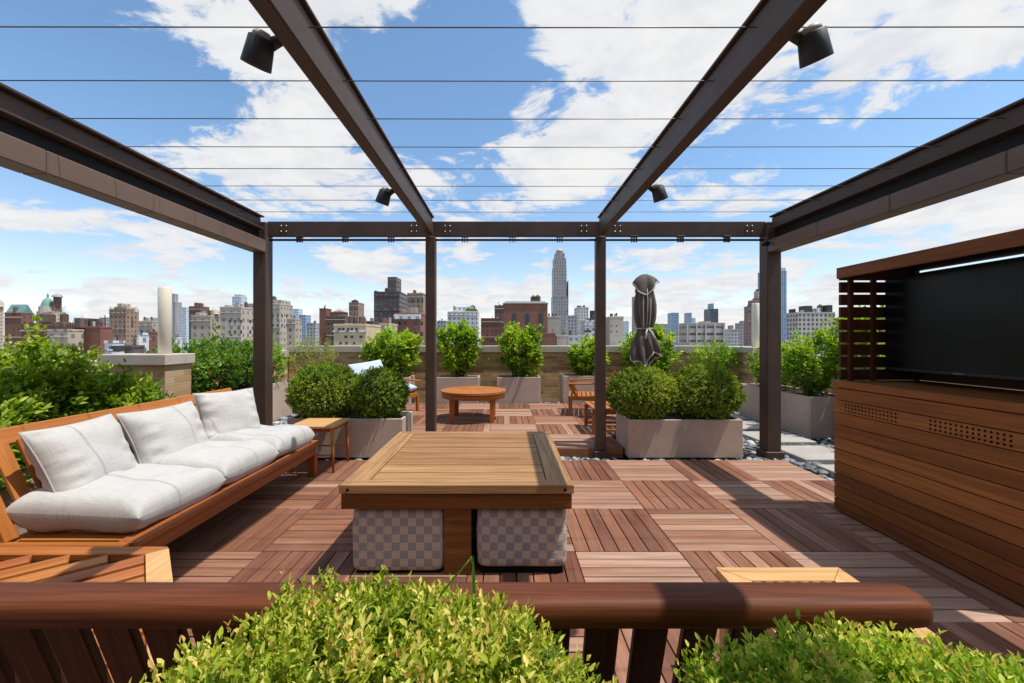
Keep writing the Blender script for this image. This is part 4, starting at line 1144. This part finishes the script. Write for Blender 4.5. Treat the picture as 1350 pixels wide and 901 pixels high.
# ================================================================== city
GZ=-46.0
g=MB(); S=9000; g.add([(-S,-S,GZ),(S,-S,GZ),(S,S,GZ),(-S,S,GZ)],[(0,1,2,3)])
tag(build('city_ground',g,plain('city_ground_mat',(.16,.155,.15),.9,0,.3,.02)),kind='structure')
F_=dict(
 red=facade('red_brick_facade',(0.244,0.104,0.071),(.04,.045,.055),3.2,3.4,.38,.5,.4),
 brown=facade('brown_brick_facade',(0.201,0.122,0.091),(.035,.04,.05),3.0,3.3,.4,.52,.4),
 darkb=facade('dark_brown_facade',(0.116,0.088,0.081),(.05,.06,.075),3.4,3.4,.5,.5,.6),
 beige=facade('beige_facade',(0.512,0.439,0.354),(.13,.12,.115),3.6,3.5,.34,.48,.4),
 tan=facade('tan_facade',(0.610,0.488,0.317),(.09,.10,.11),90,90,.0,.0,.4),
 lime=facade('limestone_facade',(.52,.46,.385),(.15,.14,.135),3.4,3.5,.36,.5,.4),
 gold=facade('buff_brick_facade',(0.378,0.250,0.159),(.06,.075,.10),3.0,3.3,.5,.56,.5,band=.3),
 grey=facade('grey_grid_facade',(0.439,0.427,0.427),(.075,.095,.13),3.2,3.4,.5,.6,.5,band=.3),
 pale=facade('pale_grid_facade',(0.671,0.659,0.634),(.12,.15,.19),3.2,3.4,.5,.5,.4),
 white=facade('white_facade',(0.750,0.750,0.750),(.13,.16,.20),3.6,3.4,.4,.5,.4),
 glass=facade('blue_glass_facade',(0.366,0.464,0.573),(.09,.17,.29),3.0,3.6,.78,.74,.35,rough=.4),
 pglass=facade('pale_glass_facade',(0.634,0.708,0.750),(.27,.37,.46),3.0,3.6,.7,.7,.3,rough=.4),
 dglass=facade('dark_glass_facade',(0.104,0.110,0.134),(.04,.055,.085),3.0,3.6,.7,.7,.5,rough=.4),
 conc=facade('concrete_strip_facade',(0.488,0.458,0.415),(.06,.065,.075),9.0,5.0,.92,.36,.35),
 dots=facade('concrete_grid_facade',(0.573,0.531,0.476),(.075,.08,.095),3.4,3.6,.58,.62,.35),
 tower=facade('tower_facade',(0.415,0.366,0.336),(.10,.135,.19),3.4,4.2,.54,.66,.5,band=.4),
 wall=facade('plain_brick_facade',(0.250,0.116,0.083),(.1,.1,.1),90,90,0,0,.1),
 plainbeige=facade('plain_beige_facade',(0.537,0.470,0.390),(.1,.1,.1),90,90,0,0,.1),
 pinkb=facade('pink_brick_facade',(0.329,0.207,0.171),(.06,.07,.08),2.8,3.2,.42,.52,.5,band=.3),
 dark=plain('dark_roof_plant',(.045,.045,.05),.7,0,.2,.3), copper=plain('copper_green',(.16,.30,.25),.7,0,.15,.5),
 slate=plain('slate_roof',(.16,.17,.165),.8,0,.2,.4), bglass=plain('window_pane',(.035,.04,.05),.2,0,.3,1.5), metal=plain('grey_plant',(.30,.30,.31),.6,0,.2,.4), teal=plain('teal_roof',(.12,.25,.25),.7,0,.15,.5),
 green=LD['dark'])
def wx(px,d): return (px-CX)*d/FPX
def wz(py,d): return EYE+(CY-py)*d/FPX
def city_box(g, x0,x1,y0,y1,z0,z1):
    V=[(x,y,z) for z in (z0,z1) for x,y in ((x0,y0),(x1,y0),(x1,y1),(x0,y1))]
    F=[(0,1,5,4),(1,2,6,5),(2,3,7,6),(3,0,4,7),(4,5,6,7)]
    z=lambda i: z1-V[i][2]
    UV=[[(V[i][0]-x0,-z(i)) for i in F[0]],[(V[i][1]-y0,-z(i)) for i in F[1]],[(x1-V[i][0],-z(i)) for i in F[2]],[(y1-V[i][1],-z(i)) for i in F[3]],[(0,0)]*4]
    g.add(V,F,UV,random.random())
class B:
    """a building whose silhouette spans two bearings at a distance; further blocks become parts"""
    def __init__(s, px0, px1, ytop, d, mat, label, cat='building', name='building', depth=24, group=None, frac=.45):
        off=abs((px0+px1)/2-CX)
        s.d=d; w=(px1-px0)*d/FPX
        D=depth if off<20 else min(depth, frac*(px1-px0)*d/off)
        s.D=max(D,4)
        s.x0,s.x1=s.X(px0),s.X(px1,True); s.y0,s.y1=d,d+s.D; s.z1=wz(ytop,d)
        s.t=thing(name,label,cat,((s.x0+s.x1)/2,d+s.D/2,GZ),group)
        g=MB(); city_box(g,s.x0,s.x1,s.y0,s.y1,GZ,s.z1)
        # thin parapet ring on the roof
        build('wall',g,F_[mat],s.t)
        g=MB(); p=.35
        g.box((s.x0-.15,s.y0-.15,s.z1+.01),(s.x1+.15,s.y0+.25,s.z1+.75),0,.05); g.box((s.x0-.15,s.y1-.25,s.z1+.01),(s.x1+.15,s.y1+.15,s.z1+.75),0,.05)
        g.box((s.x0-.15,s.y0+.26,s.z1+.01),(s.x0+.25,s.y1-.26,s.z1+.75),1,.05); g.box((s.x1-.25,s.y0+.26,s.z1+.01),(s.x1+.15,s.y1-.26,s.z1+.75),1,.05)
        build('parapet',g,F_[mat] if mat not in ('conc',) else F_['plainbeige'],s.t)
        if d<520 and mat not in ('glass','pglass','dglass','tower','conc') and px0>0 and (px1-px0)>9:
            clutter(s,2+int((px1-px0)/18),int(px0*7+d))
            if mat in ('beige','lime','gold','red','brown','white','tan','pinkb','darkb'): ledges(s,{'red':'plainbeige','brown':'plainbeige','darkb':'darkb','white':'white','tan':'white'}.get(mat,'lime'),2)
    def X(s,px,right=False):
        """inner edge (towards the centre) is the back corner"""
        inner=(right and px<CX) or ((not right) and px>CX)
        return wx(px, s.d+s.D if inner else s.d)
    def block(s, name, px0, px1, y0, y1, mat, inset=.15):
        """block standing on the roof between two bearings"""
        a,b=wx(px0,s.d+s.D*inset),wx(px1,s.d+s.D*inset); w0=b-a
        if px1<CX: b=wx(px1,s.d+s.D*(1-inset))
        elif px0>CX: a=wx(px0,s.d+s.D*(1-inset))
        if b-a<.35*w0:
            if px1<CX: b=a+.35*w0
            else: a=b-.35*w0
        if inset>0 and px1-px0>2: a=max(a,s.x0+.02); b=min(b,s.x1-.02)
        g=MB(); city_box(g,a,b,s.d+s.D*inset,s.d+s.D*(1-inset),wz(y0,s.d)-.3 if y0 is not None else s.z1+.005,wz(y1,s.d))
        build(name,g,F_[mat],s.t); return s
    def cyl(s,name,px,ybase,ytop,wpx,mat,cone=0,dome=0):
        d=s.d+s.D*.4; c=wx(px,d); r=wpx*d/FPX/2; z0=wz(ybase,s.d)-.3; z1=wz(ytop,s.d)
        h=z1-z0
        if dome: prof=[(r,0)]+[(r*math.cos(a*math.pi/2/8),h*math.sin(a*math.pi/2/8)) for a in range(0,9)]
        elif cone: prof=[(r,0),(r,h*.68),(r*1.08,h*.68),(.02,h)]
        else: prof=[(r,0),(r,h),(0,h)]
        g=MB(); g.lathe(prof,(c,d,z0),16,smooth=bool(dome)); build(name,g,F_[mat],s.t); return s
    def windows(s, pxs, rows, wpx, hpx, mat='bglass', arch=False):
        for px in pxs:
            for y in rows:
                a,b=wx(px-wpx/2,s.d),wx(px+wpx/2,s.d); za,zb=wz(y+hpx/2,s.d),wz(y-hpx/2,s.d)
                g=MB()
                if arch:
                    r=(b-a)/2; cxx=(a+b)/2
                    pts=[(a,za),(b,za)]+[(cxx+r*math.cos(q*math.pi/10),zb-r+r*math.sin(q*math.pi/10)) for q in range(11)]
                    V=[(x,s.d-.06,z) for x,z in pts]+[(x,s.d-.002,z) for x,z in pts]; n=len(pts)
                    F=[tuple(range(n))]+[(i,n+i,n+(i+1)%n,(i+1)%n) for i in range(n)]
                    g.add(V,F)
                else: g.box((a,s.d-.08,za),(b,s.d-.003,zb),0,.01)
                w=build('window',g,F_[mat],s.t)
                if hpx>3.4:
                    g=MB(); g.box((a-.12,s.d-.16,za-.22),(b+.12,s.d-.004,za-.01),0,.02); build('sill',g,F_['plainbeige'],w)
        return s
def clutter(s, n, seed):
    rr=random.Random(seed); w=s.x1-s.x0
    for q in range(n):
        cx=s.x0+w*rr.uniform(.15,.85); cy=s.y0+s.D*rr.uniform(.2,.7); kd=rr.random()
        g=MB()
        if kd<.3:
            r=min(w*.07,2.0); h=r*2.4
            g.lathe([(r,1.6),(r,1.6+h),(r*1.06,1.6+h),(.03,1.6+h+r*.8)],(cx,cy,s.z1),12,smooth=False)
            for a in range(4): g.box((cx+r*.6*(1 if a%2 else -1)-.12,cy+r*.6*(1 if a>1 else -1)-.12,s.z1+.02),(cx+r*.6*(1 if a%2 else -1)+.12,cy+r*.6*(1 if a>1 else -1)+.12,s.z1+1.59),2,.01)
            build('water_tank',g,F_['darkb'] if rr.random()<.5 else M['bark'],s.t)
        elif kd<.7:
            bw=min(w*rr.uniform(.10,.22),6); bh=rr.uniform(1.6,3.4)
            g.box((cx-bw/2,cy-bw*.4,s.z1+.02),(cx+bw/2,cy+bw*.4,s.z1+bh),0,.06); build('bulkhead',g,F_['metal'] if rr.random()<.4 else F_['plainbeige'] if rr.random()<.5 else F_['wall'],s.t)
        else:
            h=rr.uniform(2,5); g.tube([(cx,cy,s.z1+.02),(cx,cy,s.z1+h)],.14,6); g.tube([(cx-.7,cy,s.z1+h*.8),(cx+.7,cy,s.z1+h*.8)],.09,5); build('antenna',g,F_['dark'],s.t)
def ledges(s, mat, n):
    """string courses round the front and the two sides"""
    H=s.z1+12
    for q in range(n):
        z=s.z1-2.2-q*(11.0 if q else 0)
        g=MB(); g.box((s.x0-.3,s.y0-.35,z),(s.x1+.3,s.y0-.01,z+.45),0,.04); build('ledge',g,F_[mat],s.t)
# ---- far left
B(-8,5,404,420,'beige','pale stepped tower cut by the photo edge beyond the hedge').cyl('cupola',-1,404,394,9,'lime',dome=1)
b=B(6,45,414,230,'red','red brick house with teal gabled roof far left above the hedge',depth=20)
g=MB(); V=[(b.x0,b.y0,b.z1+.02),(b.x1,b.y0,b.z1+.02),(b.x1,b.y1,b.z1+.02),(b.x0,b.y1,b.z1+.02),(b.x0,(b.y0+b.y1)/2,wz(401,230)),(b.x1,(b.y0+b.y1)/2,wz(401,230))]
g.add(V,[(0,1,5,4),(2,3,4,5),(1,2,5),(3,0,4)]); build('roof',g,F_['teal'],b.t)
b.block('gable_wall',17,24,415,405,'red',.0)
b=B(48,84,412,330,'lime','domed limestone building with green cupola above the hedge')
b.cyl('cupola',63,412,392,15,'copper',dome=1).cyl('finial',63,393,386,2.0,'copper',cone=1).cyl('turret',63,416,404,17,'lime').block('tower',70,80,413,391,'brown').cyl('turret_cap',75.5,391,387,11,'metal',dome=1)
B(80,107,424,345,'pale','low drum building with big pale glass dome').cyl('dome',93,426,402,27,'pglass',dome=1)
b=B(28,134,430,170,'red','long low red brick house row with dark attic, above the hedge',depth=20).block('attic',34,100,431,426,'darkb')
b.block('chimney',106,112,431,419,'brown').cyl('chimney_pot',120,431,420,4.2,'dark').cyl('chimney_pot',127,431,420,4.2,'dark')
B(62,110,437,150,'beige','low beige brick house in front of the long red row',depth=14)
B(112,148,433,158,'wall','plain red brick house wall left of the ornate buff tower',depth=14)
b=B(144,183,409,290,'gold','ornate buff brick apartment tower with crown of stone pinnacles',depth=20)
b.block('crown',155,172,410,400,'lime').block('crown_base',150,177,410,405,'gold',.1).cyl('pinnacle',146.5,410,403,4,'lime',dome=1).cyl('pinnacle',179.5,410,403,4,'lime',dome=1).cyl('pinnacle',155.5,406,400,3,'lime',dome=1).cyl('pinnacle',171.5,406,400,3,'lime',dome=1)
B(131,147,420,360,'grey','grey block peeping out behind the ornate buff tower')
B(183,214,425,240,'beige','beige low block right of the ornate buff tower',depth=16).block('bulkhead',200,212,426,419,'metal')
B(183,194,442,140,'white','small white house front low beside the buff tower',depth=8)
B(193,210,440,146,'red','small red brick house low beside the cream pipe',depth=8)
B(138,164,453,120,'white','small white rooftop hut near the brick pier',depth=8).block('door',146,150,462,456,'dark',-.02)
B(164,190,459,118,'darkb','dark low roof behind the brick pier',depth=8)
b=B(221,240,399,520,'grey','grey gridded tower with round top right of the cream pipe').block('upper_tower',223,235,400,387,'grey')
B(237,252,406,600,'pglass','pale glass slab beside the grey gridded tower')
B(222,240,447,210,'white','white apartment front behind the shrubs near the cream pipe',depth=10)
b=B(249,276,405,380,'brown','brown tower with red brick top behind the ruin like beige roof').block('top',256,268,406,399,'red')
b=B(252,296,418,200,'beige','beige stone house with broken roofline in front of the brown tower',depth=16)
b.block('parapet_step',258,272,419,412,'lime',.1).block('parapet_step',278,296,419,409,'lime',.2).cyl('dormer',284,413,405,10,'lime',dome=1)
b=B(290,338,407,190,'lime','wide limestone apartment house with roof terrace behind the shrubs',depth=18)
b.block('roof_step',296,310,408,402,'lime').windows([303,310,318,330],[424,438],2.6,4.2)
b=B(306,326,392,520,'pglass','white glass tower rising behind the limestone house').block('crown',309,325,393,388,'white')
b=B(322,386,402,230,'lime','tall limestone block just right of the corner pergola post',depth=20,frac=.3)
b.block('penthouse',356,383,403,395,'beige').windows([360,366,372,378],[417,429],1.8,3.6)
B(378,398,422,215,'beige','small beige stepped wing beside the tall limestone block',depth=10).block('roof_garden',380,394,423,420,'green')
B(386,399,408,640,'pglass','pale blue glass tower in the gap right of the corner post')
B(394,410,416,560,'glass','bright blue glass tower in the gap right of the corner post')
B(404,424,427,420,'grey','low grey block below the blue glass towers',depth=20)
# ---- between the posts, sofa side
b=B(421,437,408,300,'wall','narrow red brick slab left of the water tower building',depth=16)
b=B(430,466,418,290,'brown','brown brick house with pointed attic below the water tower',depth=16).cyl('attic',447,419,408,22,'brown',cone=1)
b=B(460,480,400,330,'gold','brick tower topped by a water tank',depth=14); b.cyl('water_tank',468,401,394,9,'dark',cone=1)
b=B(440,502,430,150,'tan','low tan apartment block with tan walls above the parapet',depth=18)
b.windows([447.5,452.5],[435],3.6,5).windows([459,464,470],[435],3,5).windows([456,464,476],[444.5],4,3.6).windows([449,457,467],[452.5],3,3)
b.block('roof_hut',454,478,430.5,426,'metal')
b=B(493,537,386,300,'darkb','tall dark brown apartment block with square tower on its roof',depth=24).block('tower',511,529,387,364,'darkb',.2).block('parapet_step',493,500,387,383,'darkb',.05).block('glass_corner',529,536,400,384,'grey',.3)
B(478,500,425,260,'darkb','low dark brick house in front of the dark tower block',depth=14)
b=B(537,564,388,280,'gold','gothic buff brick tower half hidden by the pergola post',depth=18)
for q in range(5): b.cyl('pinnacle',540+q*5.4,389,385,1.6,'lime')
b.windows([544,551,557],[397],2.2,7,arch=True)
b=B(500,524,429,170,'plainbeige','pale stucco wall in front of the dark tower block',depth=12); b.block('chimney',504,509,430,419,'wall',.3).block('chimney',510,514,430,420,'wall',.3)
b=B(521,563,415,185,'wall','red brick house with white stone cornice by the pergola post',depth=16); 
g=MB(); g.box((b.x0-.5,b.y0-.7,wz(421,185)),(b.x1+.3,b.y0-.02,wz(415,185)),0,.05); build('cornice',g,F_['white'],b.t)
b.windows([534,548,556],[427,441],3.4,6)
b.windows([527],[427,441],3.4,6)
# ---- centre
b=B(590,632,412,330,'white','white apartment house with planted penthouse terrace',depth=24).block('penthouse',597,625,413,404,'white',.2).block('roof_garden',614,630,412,407,'green',.1).block('roof_garden',598,602,405,403,'green',.1)
B(576,592,424,420,'grey','low grey block behind the lush shrub next to the pergola post')
B(634,662,421,300,'red','red brick house left of the arched window hall',depth=18)
b=B(652,668,404,330,'brown','brown brick shoulder block behind the arched window hall',depth=18)
b=B(664,722,402,250,'wall','large red brick hall with three arched windows and hipped roof',cat='hall',name='brick_hall',depth=26)
b.windows([678,695,713],[421],6.2,17,arch=True)
g=MB(); x0,x1=b.x0-.5,b.x1+.5; g.add([(x0,b.y0-.5,b.z1+.8),(x1,b.y0-.5,b.z1+.8),(x1,b.y1+.5,b.z1+.8),(x0,b.y1+.5,b.z1+.8),(x0+2,b.y0+4,wz(398,250)+.6),(x1-2,b.y0+4,wz(398,250)+.6),(x1-2,b.y1-4,wz(398,250)+.6),(x0+2,b.y1-4,wz(398,250)+.6)],[(0,1,5,4),(1,2,6,5),(2,3,7,6),(3,0,4,7),(4,5,6,7)]); build('roof',g,F_['slate'],b.t)
b=B(726.5,748.5,392,560,'tower','very tall tapering masonry and glass skyscraper, the tallest in view',cat='skyscraper',name='skyscraper',depth=24)
b.block('shaft',727.5,747,392.5,352,'tower',.05).block('upper_shaft',728.5,746.5,352.5,340,'tower',.1).block('crown',730.5,744.5,340.5,333,'tower',.2).block('crown_top',732.5,742.5,333.5,329,'lime',.3).cyl('crown_cap',737.5,329.5,326,8,'lime',dome=1).block('hoist_mast',748.4,749.4,420,370,'metal',.02)
b=B(719,740,419,300,'plainbeige','beige blank walled block at the foot of the skyscraper',depth=16)
B(713,732,441,220,'wall','low red brick wall right of the clipped shrub top',depth=10)
B(731,748,444,225,'plainbeige','low beige wall right of the low brick wall',depth=10)
B(745,762,417,420,'grey','grey gridded apartment slab right of the skyscraper foot',depth=18)
b=B(757,776,406,480,'pale','pale tower with black roof tanks right of the skyscraper').cyl('roof_tank',763,407,402.5,5,'dark').cyl('roof_tank',770,407,402,3,'dark')
b=B(765,800,424,260,'white','white stucco block with black rooftop tank',depth=16).cyl('roof_tank',782,425,409,9,'dark').block('roof_plant',775,789,425,419,'dark').windows([772,777],[437],5,2.5)
B(746,772,444,240,'pale','low pale block over the wall beside the small planter',depth=10)
b=B(796,822,419,250,'plainbeige','bare beige block with small windows next to the slim post',depth=16).windows([806,813],[430,437],1.6,1.6).cyl('roof_tank',806,420,413,4,'dark')
B(833,846,391,650,'dglass','slim dark glass tower hidden half behind the closed parasol')
B(822,829,424,900,'pglass','tiny distant pale tower left of the closed parasol')
B(858,880,428,700,'grey','distant low grey roofs right of the parasol')
B(880,895,413,900,'glass','distant blue glass tower right of the parasol, the wider one')
B(902,912,413,1000,'glass','distant blue glass tower right of the parasol, the narrower one')
B(910,917,420,1050,'pglass','tiny pale distant tower beside the narrower blue tower')
b=B(928,947,408,620,'dglass','dark tower with blue lantern top above the concrete block').block('lantern',933,941,409,400,'glass',.2)
b=B(892,956,427,300,'conc','wide low concrete block with strip windows and flat roof',depth=28,frac=.3).block('roof_plant',921,937,427,423,'metal',.25)
for q in range(6): 
    xx=wx(894+q*12,300); g=MB(); g.box((xx-.5,299.2,wz(452,300)),(xx+.5,299.95,wz(427.5,300)),2,.05); build('pier',g,F_['plainbeige'],b.t)
B(955,975,435,420,'pale','small pale block right of the concrete block',depth=14).block('roof_step',960,967,436,429,'grey',.2)
B(969,984,427,500,'grey','grey stepped block left of the pink brick tower').block('roof_step',976,983,428,423,'grey',.2)
b=B(981,1001,405,380,'pinkb','pink brick stepped tower behind the tall flue pipe',depth=16,frac=.3).block('setback',986,1000,406,396,'pinkb',.1)
b=B(992,1013,394,390,'pinkb','pink brick tower with stone crown left of the corner post',depth=16,frac=.3).block('crown',994,1010,395,384,'lime',.1).block('crown_top',996,1008,385,381,'red',.2)
b=B(999,1037,358,640,'glass','tall rounded glass tower behind the pergola corner post',depth=24,frac=.3).block('crown',1001,1036,359,353,'pglass',.1)
b=B(1037,1101,413,330,'dots','broad concrete office block with grid of square windows',depth=26,frac=.25)
b.block('roof_plant',1038,1049,413.5,407,'dark',.2).block('roof_plant',1053,1071,413.5,403,'dark',.2).block('roof_plant',1082,1102,413.5,402,'dark',.2).block('roof_wall',1071,1082,413.5,406,'white',.2)
for q,(a,bb,y,d,m,lab) in enumerate(((1100,1150,420,420,'brown','brown block glimpsed through the television hood slats'),(1150,1230,410,380,'beige','beige block hidden behind the television hood'),(1230,1345,415,360,'grey','grey block hidden behind the television'))):
    B(a,bb,y,d,m,lab,depth=20,frac=.25)

# ================================================================== sky, sun, camera
w=bpy.data.worlds.new('World'); scene.world=w; w.use_nodes=True
nt=w.node_tree; k=N(nt); bg=nt.nodes['Background']
sky=k.n('ShaderNodeTexSky',sky_type='NISHITA'); sky.sun_disc=False
sky.sun_elevation=math.asin(SUN_TO.z); sky.sun_rotation=math.atan2(SUN_TO.x,SUN_TO.y)
sky.air_density=1.0; sky.dust_density=.5; sky.ozone_density=2.2; sky.altitude=50
gen=k.n('ShaderNodeTexCoord').outputs['Generated']
sp=k.n('ShaderNodeSeparateXYZ'); k.link(gen,sp.inputs[0])
zc=k.math('MAXIMUM',sp.outputs[2],.0)
zz_=k.math('ADD',zc,.11)
pl=k.n('ShaderNodeCombineXYZ'); k.link(k.math('DIVIDE',sp.outputs[0],zz_),pl.inputs[0]); k.link(k.math('DIVIDE',sp.outputs[1],zz_),pl.inputs[1])
P=pl.outputs[0]
warp=k.n('ShaderNodeTexNoise'); k.link(P,warp.inputs['Vector']); warp.inputs['Scale'].default_value=1.6; warp.inputs['Detail'].default_value=3
Pw=k.vmath('ADD',P,k.vmath('MULTIPLY',k.vmath('SUBTRACT',warp.outputs[1],(.5,.5,.5)),(.5,.5,0)))
big=k.noise(Pw,.75,3,.5); mid=k.noise(Pw,2.7,8,.6); fine=k.noise(Pw,9.5,8,.65)
f=k.math('ADD',k.math('ADD',k.math('MULTIPLY',big,.42),k.math('MULTIPLY',mid,.52)),k.math('MULTIPLY',fine,.26))
# far rows of cumulus low over the skyline: puffs seen side on
hv=k.n('ShaderNodeCombineXYZ'); k.link(sp.outputs[0],hv.inputs[0]); k.link(sp.outputs[1],hv.inputs[1]); k.link(k.math('MULTIPLY',sp.outputs[2],3.2),hv.inputs[2])
w2=k.n('ShaderNodeTexNoise'); k.link(hv.outputs[0],w2.inputs['Vector']); w2.inputs['Scale'].default_value=5; w2.inputs['Detail'].default_value=3
hw=k.vmath('ADD',hv.outputs[0],k.vmath('MULTIPLY',k.vmath('SUBTRACT',w2.outputs[1],(.5,.5,.5)),(.12,.12,.10)))
fl=k.math('ADD',k.math('ADD',k.math('MULTIPLY',k.noise(hw,3.8,2,.5),.50),k.math('MULTIPLY',k.noise(hw,10,8,.58),.54)),k.math('MULTIPLY',k.noise(hw,32,6,.6),.14))
fl=k.math('ADD',fl,k.lin(sp.outputs[2],.0,.30,.045,.0))
f=k.mix(k.smooth(sp.outputs[2],.17,.36),fl,f) if False else k.math('ADD',k.math('MULTIPLY',f,k.smooth(sp.outputs[2],.16,.36)),k.math('MULTIPLY',fl,k.smooth(sp.outputs[2],.16,.36,1.0,0.0)))
fb=f
def pix(px,py): 
    dz=(CY-py)/FPX; n_=math.sqrt(1+dz*dz+((px-CX)/FPX)**2)
    zq=dz/n_+.11
    return ((px-CX)/FPX/n_/zq, 1/n_/zq, 0)
BL=[((880,60),.55,.115),((1130,50),.50,.095),((760,215),.50,.13),((400,215),.85,.13),((640,40),.22,-.10),((1010,190),.3,-.10),((900,205),.25,-.08),((330,20),.28,.11),((470,20),.22,.10),((980,250),.5,.08),((1290,290),1.2,.14),((200,190),.45,.08),((255,65),.28,.10),((560,30),.2,.08),
    ((560,120),.42,-.24),((100,100),.60,-.16),((1260,180),.55,-.14),((1100,215),.35,-.12),((230,100),.4,-.12),((560,190),.35,-.10),((700,95),.14,-.07),((60,230),.6,-.14)]
for (px,py),s_,amp in BL:
    d_=k.n('ShaderNodeVectorMath',operation='DISTANCE'); k.link(P,d_.inputs[0]); d_.inputs[1].default_value=pix(px,py)
    f=k.math('ADD',f,k.smooth(d_.outputs['Value'],0,s_,amp,0.0))
cov=k.smooth(f,.582,.652)
dens=k.smooth(f,.60,.76)
low=k.smooth(sp.outputs[2],.0,.16)      # far cloud layers thin out and haze over at the horizon
SKS=.15
white=k.mix(dens,(5.1,5.2,5.4),(5.7,5.65,5.55))
sh=k.noise(Pw,3.3,6,.6)
white=k.mix(k.math('MULTIPLY',k.smooth(sh,.44,.66),.55),white,(4.2,4.35,4.7))
skyc=k.mix(1.0,sky.outputs[0],k.mix(k.smooth(sp.outputs[2],.0,.42),(1.30,1.16,1.12),(1.06,1.21,1.22)),'MULTIPLY')
cover=k.math('MULTIPLY',cov,k.lin(low,0,1,.92,.97))
k.link(k.mix(cover,skyc,white),bg.inputs[0]); bg.inputs[1].default_value=SKS

sun=bpy.data.lights.new('sun','SUN'); sun.energy=4.7; sun.angle=R(.53); sun.color=(1.0,.945,.85)
so_=bpy.data.objects.new('sun',sun); COL.objects.link(so_); so_.rotation_euler=SUN_TO.to_track_quat('Z','Y').to_euler(); so_.location=(3,0,9)

cam=bpy.data.cameras.new('camera'); co=bpy.data.objects.new('camera',cam); COL.objects.link(co)
co.location=(0,0,EYE); co.rotation_euler=(R(90),0,0)
cam.sensor_width=36; cam.lens=FPX/1350*36; cam.shift_x=(675-CX)/1350; cam.shift_y=-(450.5-CY)/1350
cam.clip_start=.03; cam.clip_end=30000
scene.camera=co
vs=scene.view_settings; vs.view_transform='Standard'; vs.look='None'; vs.exposure=.12; vs.gamma=1; vs.use_curve_mapping=False
scene.cycles.max_bounces=8; scene.cycles.transparent_max_bounces=4
